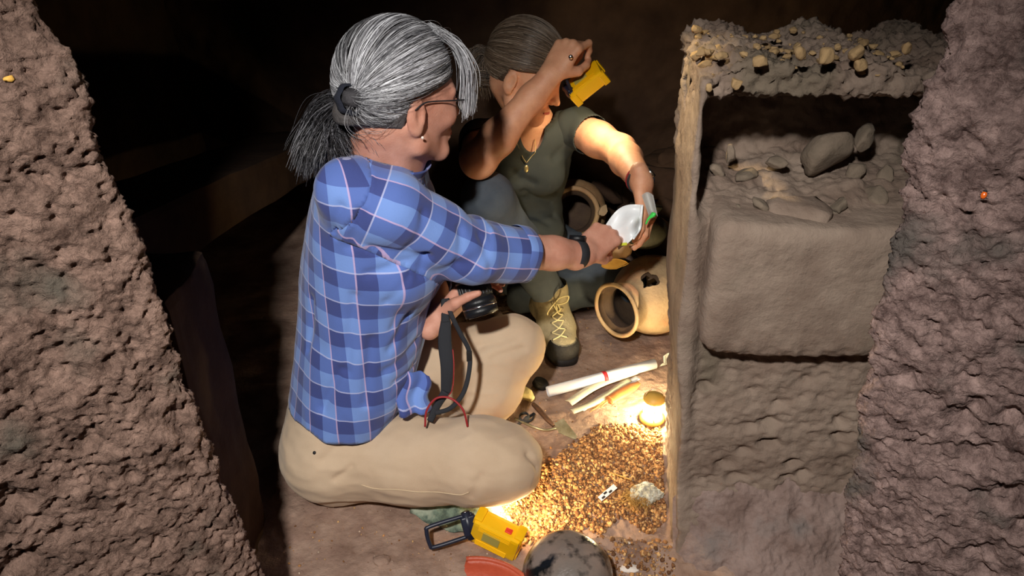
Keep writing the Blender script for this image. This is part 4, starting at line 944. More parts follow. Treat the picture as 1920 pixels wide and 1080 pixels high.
sd_ = (1-onarm)*(.004*fbm(sv, 7, 2)+folds(sv, .0052, 9, (1, 1, .45), 1)*(.5+.8*low))+onarm*(.0032*fbm(sv, 8, 3, off=1.7)+.0020*np.sin(arc*80+2.2*np.sin(sang+1.7)+6*fbm(sv, 8, 2, off=3))*(.4+.9*np.exp(-((arc-.24)/.06)**2)))
for e_ in [(700, 470), (690, 520), (720, 570), (740, 620), (770, 600)]: sd_ = sd_+pcrease(sv, (797, 490), e_, .008, .0045)
for a_, b_ in [((790, 640), (725, 700)), ((800, 690), (745, 720)), ((770, 600), (735, 660)), ((640, 700), (600, 770)), ((575, 560), (570, 660)), ((660, 560), (650, 700)), ((700, 640), (690, 760)), ((640, 395), (618, 440)), ((672, 400), (650, 470)), ((800, 400), (770, 470)), ((870, 430), (860, 500)), ((905, 440), (925, 510))]: sd_ = sd_+pcrease(sv, a_, b_, .009, .006)
sv = sv+sn*sd_[:, None]
def g_shirt(p):
    hem = .205+.014*np.sin((p[:, 0]+.5)*14)+.05*np.clip((-.40-p[:, 0])/.1, -.3, 0)+.035*np.clip((p[:, 1]-1.28)/.1, 0, 1)
    dn = np.linalg.norm((p-(nb1+V(.010, 0, .026)))*np.array([1, 1, .9]), axis=1); cu = -(p-CUF)@unit(CUF-ELR)
    return np.minimum(np.minimum(p[:, 2]-hem, dn-.064), cu)
th_ = np.arctan2(-(sv[:, 1]-1.275), sv[:, 0]+.335); uvT = np.stack([th_*.16552+.02*(sv[:, 2]-.4)*np.sin(th_), sv[:, 2]+.01*np.sin(th_*2)], 1); uvA = np.stack([sang*.06207+.004, arc+.012], 1)
ext = np.hstack([uvT, uvA, onarm[:, None]]); g0 = g_shirt(sv); used = np.unique(sq[(g0 > 0)[sq].all(1)]); ext = ext[used]
def g_arm(p):
    dm = np.full(len(p), 9.)
    for i in range(4): dm = np.minimum(dm, seg_t(p, SPT[i], SPT[i+1])[1])
    return np.minimum((p-SR)@adir-.002, .080-dm)
def arc_ang(p):
    best = np.full(len(p), 9.); arc = np.zeros(len(p)); cen = np.zeros_like(p)
    for i in range(4):
        t, d = seg_t(p, SPT[i], SPT[i+1]); m = d < best; best[m] = d[m]; arc[m] = (L_[i]+t*(L_[i+1]-L_[i]))[m]; cen[m] = (SPT[i]+t[:, None]*(SPT[i+1]-SPT[i]))[m]
    rel = p-cen; return arc, np.arctan2(rel@(-Fs[1]), rel@Fs[0])
def unwrap(U, per): j_ = U[:, :, 0]-U[:, :1, 0]; U[:, :, 0] -= np.round(j_/per)*per; return ('loop', U)
sv2, sq2 = cutg(sv, sq, lambda p: np.minimum(g_shirt(p), .0012-g_arm(p)))
th_ = np.arctan2(-(sv2[:, 1]-1.275), sv2[:, 0]+.335); uvT = np.stack([th_*.16552+.02*(sv2[:, 2]-.4)*np.sin(th_), sv2[:, 2]+.01*np.sin(th_*2)], 1)
sa, qa = cutg(sv, sq, lambda p: np.minimum(g_shirt(p), g_arm(p)+.0012)); ar_, an_ = arc_ang(sa); uvA = np.stack([an_*.06207+.004, ar_+.012], 1)
luv = unwrap(uvT[sq2].copy(), 2*PI*.16552)
sh = mesh('shirt', sv2, sq2, M['plaid'], p1, uvs=luv); solidify(sh, .0022)
o = mesh('sleeve', sa, qa, M['plaid'], sh, uvs=unwrap(uvA[qa].copy(), 2*PI*.06207)); solidify(o, .0022)
def sleeve(pts, rs, name, lo, hi, cut, seed, h=.0036):
    v_ = Vol(lo, hi, h); v_.chain(pts, rs, .02); v, q = v_.mesh(); v = vsmooth(v, q, 2); n = vnormals(v, q)
    L = [0]; 
    for i in range(len(pts)-1): L.append(L[-1]+np.linalg.norm(pts[i+1]-pts[i]))
    best = np.full(len(v), 9.); arc = np.zeros(len(v)); cen = np.zeros_like(v); axv = np.zeros_like(v)
    for i in range(len(pts)-1):
        t, d = seg_t(v, pts[i], pts[i+1]); m = d < best; best[m] = d[m]; arc[m] = (L[i]+t*(L[i+1]-L[i]))[m]; cen[m] = (pts[i]+t[:, None]*(pts[i+1]-pts[i]))[m]; axv[m] = unit(pts[i+1]-pts[i])
    A0 = unit(pts[-1]-pts[0]); F = frame(A0); rel = v-cen; ang = np.arctan2(rel@F[0], rel@F[1])
    d = .0032*fbm(v, 8, 3, off=seed)+.0022*np.sin(arc*95+2.2*np.sin(ang+seed)+5*fbm(v, 8, 2, off=seed))*(.5+.9*np.exp(-((arc-cut*.62)/.06)**2))
    v = v+n*d[:, None]; m = (arc < cut+.002)
    ds = (v-pts[-2])@unit(pts[-1]-pts[-2]); m &= (ds < np.linalg.norm(pts[-1]-pts[-2])-.001) | (arc < L[-2])
    v2, q2 = keep(v, q, m); uv = np.stack([ang*.056+1.0, arc+.02], 1)[m[...]] if False else None
    used = np.unique(q[m[q].all(1)]); uv = np.stack([ang[used]*.0535+.01, arc[used]+.018], 1)
    # hide the wrap seam of the angle on the far side: faces crossing +-pi keep a consistent u
    return v2, q2, uv
# turned-up cuff band
Fc = frame(unit(CUF-ELR)); cb = CUF-unit(CUF-ELR)*.030
prof = [(.0560, 0), (.0572, .003), (.0565, .027), (.0545, .031), (.0525, .027), (.0515, .010)]
v, f = lathe(prof, cb, Fc, 64, wob=lambda a, h: .025*math.sin(3*a)+.015*math.sin(5*a+1)); an = np.tile(np.linspace(0, 2*PI, 64, endpoint=False), len(prof)); hh = np.repeat([h for r, h in prof], 64)
mesh('cuff', v, np.array(f), M['plaid'], sh, uvs=np.stack([an*.0535+.02, hh+.015], 1))
pts = [SL, SL*.5+ELL*.5, ELL, ELL*.45+WRL*.55]
v2, q2, uv2 = sleeve(pts, [.060, .056, .052, .046], 'sleeve', np.minimum(SL, ELL)-V(.1, .2, .12), np.maximum(SL, WRL)+V(.1, .15, .1), 9, 4.2, .0045)
o = mesh('sleeve', v2, q2, M['plaid'], sh, uvs=uv2); solidify(o, .0022)
# collar: a folded band round the neck
cg = []
for i in range(9):
    u_ = i/8
    for k_ in range(72):
        a_ = 2*PI*k_/72; rr = .062+.012*math.sin(PI*min(u_*1.4, 1))+.004*u_; zz = .026*math.sin(PI*min(.5, u_*.9))-.040*max(0, u_-.45)/.55*1.0
        c = nb1+V(.006, 0, -.012)+V(.22*zz, 0, zz)+V(rr*math.cos(a_)*1.02, rr*math.sin(a_), 0)+V(.012*math.cos(a_)*0, 0, -.022*max(0, math.cos(a_))); cg.append(c)
uvc = [((k_ % 72)*.0057, (k_//72)*.006+.03) for k_ in range(9*72)]
o = mesh('collar', cg, grid_faces(9, 72, True), M['plaid'], sh, uvs=uvc); solidify(o, .002)
# shirt tail hanging in front
tg = []
for i in range(16):
    for j in range(14):
        u_, w_ = i/15, j/13; p = P(745+60*w_+4*math.sin(u_*8), 690+ (92-10*w_)*u_+12*w_*(1-u_), 1.47+.03*w_); tg.append(p+V(0, .006*math.sin(w_*11+u_*3), 0))
uvt = [(.37+.06*(k % 14)/13, .12+.07*(1-(k//14)/15)) for k in range(16*14)]
o = mesh('shirt_tail', tg, grid_faces(16, 14), M['plaid'], sh, uvs=uvt); solidify(o, .002)
# --- hair
TIE = (-.80, -.42, -.20)
cc, rad = (-.010, 0, .024), (.103, .084, .098)
vc = Vol(C1-V(.16, .16, .15), C1+V(.17, .16, .17), .0034); vc.ell(q1(*cc), [x*S1*.985 for x in rad], R1h, 0)
vc.cap(q1(-.05, 0, -.02), q1(-.095, -.012, -.03), .07*S1, .03*S1, .02)
cv, cq = vc.mesh(); cv = vsmooth(cv, cq, 2); lcl = (cv-C1)@R1h.T/S1
def g_hair(C, R, S, zn, ft):
    def g(p):
        l = (p-C)@R.T/S; side = np.maximum(-.022-l[:, 0], l[:, 2]-(.012+.35*np.maximum(l[:, 0], 0))); fr_ = np.maximum(.078-l[:, 0], l[:, 2]-ft); return np.minimum(np.minimum(side, l[:, 2]-zn), fr_)
    return g
v2, q2 = cutg(cv, cq, g_hair(C1, R1h, S1, -.044, .070)); hc = mesh('hair', v2, q2, M['scalp1'], p1, label='grey hair drawn back over the head'); solidify(hc, .004)
PAL1 = [(.60, .61, .64), (.40, .40, .43), (.22, .22, .24), (.09, .085, .09)]
st = []
for y in (-1, 1): st.append([(.80, y*.02, .60), (.78, y*.35, .50), (.70, y*.62, .30), (.30, y*.92, .10), (.02, y*.99, .02), (-.20, y*.90, -.34), (-.34, y*.76, -.62), (-.56, y*.40, -.80)])
pa = np.concatenate([hair_over(C1, R1h, S1, cc, rad, st[0], TIE, 2600, 22, .006, .035, seed=1), hair_over(C1, R1h, S1, cc, rad, st[1], TIE, 1100, 22, .006, .035, seed=2)])
fly = hair_over(C1, R1h, S1, cc, rad, st[0], TIE, 90, 22, .035, .05, bow=.03, seed=31); HAIR_IX.pop(); strands('flyaway_hair', fly, RNG.uniform(.0002, .0004, len(fly)), hcols(len(fly), PAL1, [.4, .3, .2, .1], 9), M['grayhair'], hc)
strands('hair_strands', pa, RNG.uniform(.00035, .0009, len(pa)), clump(hcols(len(pa), PAL1, [.34, .32, .22, .12], 3), np.concatenate(HAIR_IX), 2.2, .9), M['grayhair'], hc)
def lock(cps, N, n=18, sp=.006, seed=0, grow=1.):
    r = np.random.default_rng(seed); base = spline(np.array(cps), n); off = r.normal(size=(N, 1, 3))*sp; t = np.linspace(0, 1, n)[None, :, None]; wv = r.normal(size=(N, 1, 3))*sp*.35*np.sin(t*PI*r.uniform(1, 2.5, (N, 1, 1))+r.uniform(0, 6, (N, 1, 1)))
    return base[None]+off*(.35+grow*t)+wv
def L1p(*a): return q1(*a)
fr = np.concatenate([lock([L1p(.040, -.030, .110), L1p(.074, -.046, .092), L1p(.094, -.057, .060), L1p(.102, -.060, .018), L1p(.104, -.056, -.022)], 190, sp=.0045, seed=4),
                     lock([L1p(.044, -.010, .114), L1p(.080, -.020, .094), L1p(.102, -.036, .062), L1p(.109, -.044, .025), L1p(.111, -.046, -.012)], 190, sp=.0055, seed=5),
                     lock([L1p(.040, -.050, .112), L1p(.070, -.066, .090), L1p(.090, -.072, .055), L1p(.098, -.070, .020)], 22, sp=.006, seed=6)])
strands('fringe', fr, RNG.uniform(.0004, .0009, len(fr)), hcols(len(fr), PAL1, [.5, .3, .15, .05], 5), M['grayhair'], hc, 'silver fringe falling beside the forehead')
Tp = q1(*(np.array(cc)+unit(TIE)*np.array(rad)*1.06)); 
tl = np.concatenate([lock([Tp, P(636, 190, 1.25), P(608, 208, 1.27), P(592, 250, 1.30), P(584, 290, 1.31)], 1300, sp=.011, seed=7, grow=1.0), lock([Tp, P(630, 200, 1.24), P(602, 235, 1.28), P(580, 280, 1.28), P(574, 312, 1.29)], 700, sp=.009, seed=8, grow=.8),
                     lock([Tp, P(650, 215, 1.26), P(668, 238, 1.25), P(690, 246, 1.24), P(702, 258, 1.24)], 420, sp=.007, seed=9, grow=.9), lock([Tp, P(640, 220, 1.265), P(632, 255, 1.26), P(640, 280, 1.25)], 380, sp=.009, seed=10)])
strands('ponytail', tl, RNG.uniform(.0003, .0006, len(tl)), hcols(len(tl), [(.32, .32, .35), (.11, .11, .125), (.05, .046, .05), (.02, .019, .02)], [.14, .26, .32, .28], 6), M['grayhair'], hc, 'loose grey ponytail with shade in its colour')  # grey hair palette darkened, shadow painted into the strands
vp = Vol(Tp-V(.14, .10, .16), Tp+V(.06, .10, .05), .004); vp.chain([Tp, P(628, 202, 1.29), P(606, 235, 1.30), P(592, 275, 1.305)], [.016, .020, .024, .010], .02); v, q = vp.mesh(); v = v+vnormals(v, q)*(.006*fbm(v, 40, 3, .7))[:, None]
mesh('ponytail_core', v, q, mat('shaded_hair_core', rgb(44, 42, 46), .7, rgb(70, 68, 72), 60, .8, 200), hc)  # core colour carries the same painted shade as the ponytail
tdir = unit(P(630, 196, 1.25)-Tp); v, f = lathe([(.020, -.011), (.0245, -.008), (.026, 0), (.0245, .008), (.020, .011)], Tp+tdir*.006, frame(tdir), 40, wob=lambda a, h: .05*math.sin(7*a)); v += .0012*fbm(v, 150, 2)[:, None]
mesh('hair_tie', v, f, M['tie'], p1, label='thick navy hair band')
# --- face details, glasses, earring, wrist watch
for y in (-1, 1):
    v, f = rock_blob(q1(.0835, y*.031, -.008), (.0098*S1,)*3, 1, None, 3, 0); e = mesh('eye', v, f, M['eye'], b1); v, f = rock_blob(q1(.0915, y*.031, -.008), (.003, .0045, .0045), 1, R1h, 2, 0); mesh('iris', v, f, M['iris'], b1)
mesh('lips', *tube([q1(.096, -.018, -.0715), q1(.1025, 0, -.0715), q1(.096, .018, -.0715)], [.002, .0036, .002], 8, 12), M['lip'], b1)
gl = bpy.data.objects.new('glasses', None); COL.objects.link(gl); gl.parent = p1; gl['label'] = 'thin dark framed glasses'
for y in (-1, 1):
    ring = [q1(.112-.004*abs(math.cos(a)), y*(.033+.025*math.cos(a)), -.010+.019*math.sin(a)) for a in np.linspace(0, 2*PI, 33)]
    mesh('glasses_rim', *tube(ring, .0011, 6), M['inkblack'], gl)
    mesh('glasses_lens', [q1(.112, y*.033, -.010)]+ring[:-1], [(0, i+1, (i+1) % 32+1) for i in range(32)], M['film'], gl)
    mesh('glasses_arm', *tube([q1(.105, y*.059, .000), q1(.06, y*.072, .002), q1(.01, y*.079, .002), q1(-.012, y*.082, -.010)], .0013, 6, 20), M['inkblack'], gl)
mesh('glasses_bridge', *tube([q1(.112, -.009, -.004), q1(.115, 0, -.001), q1(.112, .009, -.004)], .0011, 6, 8), M['inkblack'], gl)
v, f = rock_blob(q1(.004, -.083, -.056), (.0026,)*3, 1, None, 2, 0); mesh('earring', v, f, M['pearl'], p1, label='small pearl ear stud')
wd = unit(WRR-ELR); Fw = frame(wd); wc = WRR-wd*.016
wt = bpy.data.objects.new('wristwatch', None); COL.objects.link(wt); wt.parent = p1; wt.location = tuple(wc-np.array(p1.location)); wt['label'] = 'black wristwatch with a woven strap'
mesh('watch_strap', *lathe([(.0285, -.011), (.0308, -.010), (.0308, .010), (.0285, .011)], wc, Fw, 40), M['blackcloth'], wt)
wn = unit(V(.05, .45, .9)-wd*np.dot(V(.05, .45, .9), wd)); mesh('watch_case', *cyl(wc+wn*.027, wc+wn*.039, .018, .017, 28), M['black'], wt)

# --- camera held in the lap with its strap
cmb = thing('photo_camera', P(850, 540, 1.48), 'black photo camera held low under the plaid sleeve, lens pointing down', 'camera')
la = unit(LENB-LENA); Fl = frame(la, (1, 0, 0))
def seg(a, b, ra, rb, m, nm, lab=None): mesh(nm, *cyl(LENA+la*a, LENA+la*b, ra, rb, 40), m, cmb, label=lab)
v, f = box(LENA-la*.028+V(-.035, .012, .0), (.130, .088, .052), np.array([unit(V(.9, .3, -.1)-la*np.dot(V(.9, .3, -.1), la)), np.cross(la, unit(V(.9, .3, -.1)-la*np.dot(V(.9, .3, -.1), la))), la]), .012); mesh('camera_body', v, f, M['black'], cmb)
seg(-.004, .010, .0345, .0345, M['black'], 'lens_mount'); seg(.010, .045, .0325, .0325, M['rubber'], 'focus_ring'); seg(.045, .060, .0335, .0345, M['black'], 'lens_barrel'); seg(.060, .063, .0350, .0350, M['chrome'], 'lens_trim', 'bright metal ring'); seg(.063, .078, .0345, .0335, M['black'], 'front_barrel')
seg(.0781, .080, .029, .027, M['glasslens'], 'front_glass', 'dark front glass')
for k_ in range(24):
    a_ = 2*PI*k_/24; c = LENA+la*.028+(.0322*math.cos(a_))*Fl[0]+(.0322*math.sin(a_))*Fl[1]; mesh('grip_rib', *box(c, (.0024, .0024, .022), Fl, .0006), M['black'], cmb)
D_ = 1.47
mesh('strap_pad', *tube([P(836, 602, D_), P(834, 640, D_), P(838, 690, D_), P(836, 738, D_+.01)], [.010, .0135, .0125, .010], 12, 30, flat=(1, .22), up=(0, -1, .3)), M['blackcloth'], cmb, label='wide black strap pad')
mesh('strap_piping', *tube([P(849, 655, D_-.004), P(851, 690, D_-.004), P(846, 735, D_+.005), P(820, 752, D_+.01)], .0012, 6, 30), M['redcord'], cmb, label='red edge of the strap')
mesh('strap', *tube([P(838, 560, D_), P(846, 590, D_-.01), P(863, 625, D_), P(880, 660, D_+.01), P(879, 700, D_+.01), P(868, 738, D_+.01), P(845, 765, D_+.01), P(815, 775, D_+.01)], [.0036]*8, 8, 60, flat=(1.3, .5), up=(0, -1, .3)), M['blackcloth'], cmb)
mesh('strap', *tube([P(832, 560, D_), P(834, 585, D_), P(836, 604, D_)], [.005, .006, .008], 8, 20, flat=(1.2, .4), up=(0, -1, .3)), M['blackcloth'], cmb)
mesh('strap_slider', *box(P(880, 668, D_+.006), (.011, .004, .024), None, .0012), M['rubber'], cmb)
mesh('strap_end', *tube([P(836, 735, D_+.005), P(820, 760, D_+.01), P(806, 790, D_+.01)], [.007, .006, .005], 8, 20, flat=(1.3, .3), up=(0, -1, .3)), M['blackcloth'], cmb)
mesh('red_loop', *tube([P(797, 800, D_), P(800, 770, D_-.005), P(818, 747, D_-.01), P(845, 747, D_-.01), P(868, 768, D_-.01), P(877, 800, D_)], .0022, 8, 50), M['redcord'], cmb, label='dark red looped cord')
#@@SECOND
# ================================================================== SECOND PERSON: brown hair, dark t-shirt
p2 = thing('person', (.06, 2.05, 0), 'person in dark t-shirt with one knee up, raising a yellow work light', 'person')
C2 = P(986, 131, 1.85); R2h = hframe(V(.86, -.36, -.40), -.06); S2 = .95; q2_ = loc(C2, R2h, S2)
nb2 = V(.058, 1.955, .585)
S2R = V(-.085, 1.90, .555); E2R = P(897, 302, 1.745); W2R = P(1031, 142, 1.69)
S2L = V(.175, 1.935, .572); E2L = P(1163, 283, 1.85); W2L = P(1203, 342, 1.65)
secs2 = [(.10, .075, 2.09, .150, .125, 0), (.18, .07, 2.075, .142, .118, 0), (.26, .062, 2.055, .132, .112, 0), (.34, .055, 2.03, .130, .108, 0), (.42, .05, 1.995, .132, .102, 0), (.50, .048, 1.965, .130, .092, 0), (.545, .05, 1.955, .115, .075, 0), (.59, .056, 1.955, .070, .055, 0)]
secs2 = [(z, x-.008-.022*min(1, max(0, (.46-z)/.12)), y, a*(.93-.05*min(1, max(0, (.46-z)/.12))), b, w) for z, x, y, a, b, w in secs2]
# body
vh = Vol(C2-V(.15, .18, .36), C2+V(.20, .24, .16), .0032); head_sdf(vh, C2, R2h, S2)
vh.cap(q2_(-.030, 0, -.05), nb2, .050, .055, .02); vh.loft([(.42, .04, 1.99, .11, .094, 0), (.50, .042, 1.962, .10, .086, 0), (.545, .045, 1.955, .088, .068, 0), (.588, .05, 1.955, .055, .050, 0)], .03)
hv, hq = vh.mesh(); hv = vsmooth(hv, hq, 1)
vr = Vol(np.minimum(E2R, W2R)-V(.12, .1, .12), np.maximum(np.maximum(E2R, W2R), S2R)+V(.14, .1, .17), .0027)
vr.chain([S2R, E2R*.92+S2R*.08, E2R], [.046, .041, .036], .02); vr.chain([E2R, E2R*.72+W2R*.28, E2R*.25+W2R*.75, W2R], [.037, .0405, .029, .0255], .02)
d2 = unit(P(1070, 80, 1.68)-W2R); n2 = unit(V(.55, .75, -.2)); tips2r = hand_sdf(vr, W2R, d2, n2, -1, None, thumb=(.62, .50, .70, .95), s=.92, per=[(.75, 1.25, .6), (1.15, 1.35, .7), (1.25, 1.35, .7), (1.3, 1.35, .7)], rad=1.05)
rv, rq = vr.mesh(); rv = vsmooth(rv, rq, 1)
vl = Vol(np.minimum(np.minimum(E2L, W2L), S2L)-V(.09, .14, .20), np.maximum(np.maximum(E2L, W2L), S2L)+V(.10, .08, .09), .0027)
vl.chain([S2L, S2L*.5+E2L*.5, E2L], [.047, .044, .038], .02); vl.chain([E2L, E2L*.7+W2L*.3, W2L], [.039, .038, .0265], .02)
d3 = unit(P(1214, 400, 1.66)-W2L); n3 = unit(V(-.75, .45, -.15)); tips2l = hand_sdf(vl, W2L, d3, n3, 1, None, thumb=(.92, .30, .55, .5), s=.90, per=[(.95, .75, .35), (.45, .5, .35), (.30, .45, .3), (.25, .4, .3)], rad=.98)
lv, lq = vl.mesh(); lv = vsmooth(lv, lq, 1)
K2R = P(914, 372, 1.83); A2R = V(.108, 1.815, .10); K2L = V(.33, 1.95, .095); H2R = V(-.01, 2.06, .12); H2L = V(.13, 2.09, .12); A2L = V(.03, 1.93, .05)
vt = Vol((-.20, 1.60, -.01), (.52, 2.30, .62), .009); vt.loft([(z, x, y, a-.016, b-.016, w) for z, x, y, a, b, w in secs2[:-1]], 0)
vt.chain([H2R, K2R, A2R], [.072, .046, .024], .02); vt.chain([H2L, K2L, K2L*.4+A2L*.6], [.072, .046, .034], .02); vt.cap(A2R, A2R+V(.02, -.06, -.04), .022, .022, .0); 
tv, tq = vt.mesh()
b2 = mesh('body', *joinq((hv, hq), (rv, rq), (lv, lq), (tv, tq)), M['skin2'], p2)
# nails, ring
for (tp, td, tn) in tips2l[:3]+tips2r[:1]:
    v, f = rock_blob((0, 0, 0), (.0055, .0042, .0016), 1, None, 2, 0); Fn = np.array([td, unit(np.cross(tn, td)), unit(tn)]); mesh('fingernail', v@Fn+tp-Fn[2]*.0052, f, M['nail'], b2)
rg = W2R+.92*(.088*d2)+V(0, -.012, .0); rc = P(1070, 107, 1.652); mesh('ring', *merge(rock_blob(rc, (.0052, .0034, .0056), 1, None, 2, .05)), M['silver'], p2, label='silver ring')
# trousers
vk = Vol((-.20, 1.58, -.01), (.50, 2.30, .58), .0055)
vk.loft([(.02, .045, 2.10, .12, .12, 0), (.12, .045, 2.095, .135, .128, 0), (.20, .042, 2.08, .128, .122, 0), (.25, .036, 2.06, .10, .10, 0)], 0)
vk.chain([H2R+V(-.02, 0, 0), H2R*.5+K2R*.5-V(.0, 0, 0), K2R], [.088, .078, .062], .03); vk.chain([K2R, K2R*.6+A2R*.4+V(.006, .01, 0), A2R+V(0, 0, .03)], [.060, .057, .046], .02)
vk.chain([H2L, K2L*.5+H2L*.5+V(0, .02, .015), K2L], [.088, .076, .062], .03); vk.chain([K2L, K2L*.45+A2L*.55, A2L], [.060, .055, .046], .02)
kv, kq = vk.mesh(); kv = vsmooth(kv, kq, 2); kn = vnormals(kv, kq)
kv = kv+kn*(.003*fbm(kv, 10, 3, off=3)+folds(kv, .0026, 12, (1, 1, .7), 6))[:, None]; kv[:, 2] = np.maximum(kv[:, 2], .004)
ax_ = unit(A2R-K2R); t_, dd = seg_t(kv, K2R, A2R); mk = ~((t_ > .985) & (kv[:, 2] < .105) & (dd < .075) & (kv[:, 1] < 1.86)); kv, kq = keep(kv, kq, mk)
mesh('trousers', kv, kq, M['jeans'], p2)
# t-shirt
vs_ = Vol((-.20, 1.80, .16), (.30, 2.25, .66), .0048); vs_.loft([(z, x, y, a+.004, b+.004, w) for z, x, y, a, b, w in secs2[1:]], 0)
vs_.chain([nb2-V(0, 0, .035), S2L], [.052, .052], .03); vs_.chain([nb2-V(0, 0, .035), S2R], [.052, .052], .03)
vs_.ell((.00, 1.895, .455), (.058, .045, .052), None, .03); vs_.ell((.085, 1.900, .455), (.058, .045, .052), None, .03); vs_.ell((.04, 1.94, .27), (.11, .07, .06), None, .04)
sv, sq = vs_.mesh(); sv = vsmooth(sv, sq, 2); sn = vnormals(sv, sq); dsp = .0035*fbm(sv, 8, 2)+folds(sv, .0022, 10, (.6, .6, 1.3), 3)
for a_, b_ in [((975, 345), (1050, 365)), ((985, 365), (1040, 385)), ((970, 400), (1030, 412)), ((965, 418), (1045, 400)), ((1068, 262), (1045, 300)), ((960, 330), (1000, 350))]: dsp = dsp+pcrease(sv, a_, b_, .010, .007)
sv = sv+sn*dsp[:, None]
nk = (sv-P(1000, 242, 1.93)); nl = nk@unit(V(0, -.5, .3)); hx = (sv[:, 0]-.052)/.036; hz = (sv[:, 2]-.615)/(.085); front = sv[:, 1] < 1.96
def g_tee(p):
    f_ = np.sqrt(((p[:, 0]-.052)/.036)**2+((p[:, 2]-.615)/.085)**2)*.045-.045+np.clip((p[:, 1]-1.955)*4, 0, 1); n_ = np.linalg.norm((p-nb2)*np.array([1, 1, .8]), axis=1)-.062
    return np.minimum(np.minimum(f_, n_), p[:, 2]-.185)
v2, q2 = cutg(sv, sq, g_tee); tee = mesh('t_shirt', v2, q2, M['tee'], p2); solidify(tee, .002)
def short_sleeve(pts, rs, end):
    v_ = Vol(np.minimum(pts[0], pts[-1])-.12, np.maximum(pts[0], pts[-1])+.12, .004); v_.chain(pts, rs, .01); v, q = v_.mesh(); v = vsmooth(v, q, 2); n = vnormals(v, q)
    v = v+n*(.0025*fbm(v, 14, 3))[:, None]; ax = unit(pts[-1]-pts[-2]); m = ((v-end)@ax < 0) & ~(((v-pts[0])@ax) < -.02); v2, q2 = keep(v, q, m); o = mesh('sleeve', v2, q2, M['tee'], tee); solidify(o, .002)
e_ = S2L+(E2L-S2L)*.30; short_sleeve([S2L-V(.02, 0, 0), S2L+V(.0, 0, .004), e_+(E2L-S2L)*.15], [.053, .054, .0535], e_+V(.012, 0, 0))
e_ = S2R+(E2R-S2R)*.42; short_sleeve([S2R+V(.02, 0, 0), S2R, e_+(E2R-S2R)*.1], [.053, .053, .052], e_)
# boot of the raised leg, laces
BT = P(1062, 668, 2.02); BH = V(.098, 1.885, .05); fdir = unit(V(BT[0]-BH[0], BT[1]-BH[1], 0)); sdir = np.cross(Ez, fdir)
bt = bpy.data.objects.new('boot', None); COL.objects.link(bt); bt.parent = p2; bt['label'] = 'tan suede boot with a black toe cap'
toe = V(BT[0], BT[1], .038)
vb = Vol(np.minimum(toe, BH)-V(.08, .08, .05), np.maximum(toe, BH)+V(.08, .08, .17), .0036)
heel = V(BH[0], BH[1], .045); L_ = np.linalg.norm((toe-heel)[:2]); m1 = heel+fdir*L_*.55+V(0, 0, .012)
vb.cap(heel, m1, .040, .044, .01); vb.cap(m1, toe-fdir*.035, .046, .043, .02); vb.cap(heel+V(0, 0, .02), A2R+V(0, -.005, .055), .042, .047, .03); vb.cap(A2R+V(0, -.01, .02), m1, .045, .044, .03)
v, q = vb.mesh(); v = vsmooth(v, q, 2); n = vnormals(v, q); v = v+n*(.0022*fbm(v, 22, 3))[:, None]; v[:, 2] = np.maximum(v[:, 2], .018)
v_, q_ = keep(v, q, v[:, 2] < .176); mesh('upper', v_, q_, M['boot'], bt)
sp_ = []; 
for k in range(40):
    a_ = 2*PI*k/40; x_ = math.cos(a_); y_ = math.sin(a_); wd_ = .046+.006*x_; c = (heel+toe)/2; ln_ = L_/2+.010; sp_.append(np.array([c[0], c[1], 0])+fdir*ln_*np.sign(x_)*abs(x_)**.7+sdir*wd_*np.sign(y_)*abs(y_)**.7)
sp_ = np.array(sp_); v = np.vstack([sp_+V(0, 0, .003), sp_*1+V(0, 0, .022), (sp_-sp_.mean(0))*.9+sp_.mean(0)+V(0, 0, .026)]); f = list(map(tuple, grid_faces(3, 40, True)))+[tuple(range(39, -1, -1)), tuple(range(80, 120))]; mesh('sole', v, f, M['rubber'], bt, label='black rubber sole')
vb = Vol(toe-V(.08, .08, .05), toe+V(.08, .08, .06), .003); vb.cap(toe-fdir*.042, toe-fdir*.032, .0445, .0445, .0); v, q = vb.mesh(); v[:, 2] = np.maximum(v[:, 2], .015); tcut = (v-(toe-fdir*.034))@fdir > -.006; v, q = keep(v, q, tcut & (v[:, 2] < .066)); mesh('toe_cap', v, q, M['rubber'], bt)
bv_ = v_
def bs(px, py, lift=.0025): c = on_surf(bv_, px, py); return c+lift*unit(V(0, 0, CZ)-c)
LL = [(1032, 632), (1030, 618), (1028, 603), (1030, 588), (1034, 574)]; LR = [(1066, 626), (1066, 612), (1064, 598), (1062, 585), (1060, 573)]
for k in range(4):
    for A_, B_ in ((LL, LR), (LR, LL)): mesh('lace', *tube([bs(*A_[k]), bs((A_[k][0]+B_[k+1][0])/2, (A_[k][1]+B_[k+1][1])/2, .0055), bs(*B_[k+1])], .0019, 6, 12), M['lace'], bt)
for q_ in LL+LR: c = bs(*q_, 0); d_ = unit(V(0, 0, CZ)-c); mesh('eyelet', *cyl(c-d_*.001, c+d_*.002, .0032, n=12), M['silver'], bt)
o_ = bs(1046, 572, .006); pj = lambda dx, dy: o_+V(dx*.00144, -.008-.004*abs(dx)/20, -dy*.00144*.9)
mesh('lace_loop', *tube([o_, pj(6, -14), pj(22, -20), pj(20, -6), pj(6, 2), pj(0, 1)], .0020, 6, 30), M['lace'], bt)
mesh('lace_loop', *tube([o_, pj(-10, 10), pj(-16, 24), pj(-8, 34), pj(2, 20), pj(0, 4)], .0020, 6, 30), M['lace'], bt)
mesh('lace', *tube([o_, pj(8, 14), pj(4, 30), pj(14, 44)], .0018, 6, 24), M['lace'], bt)
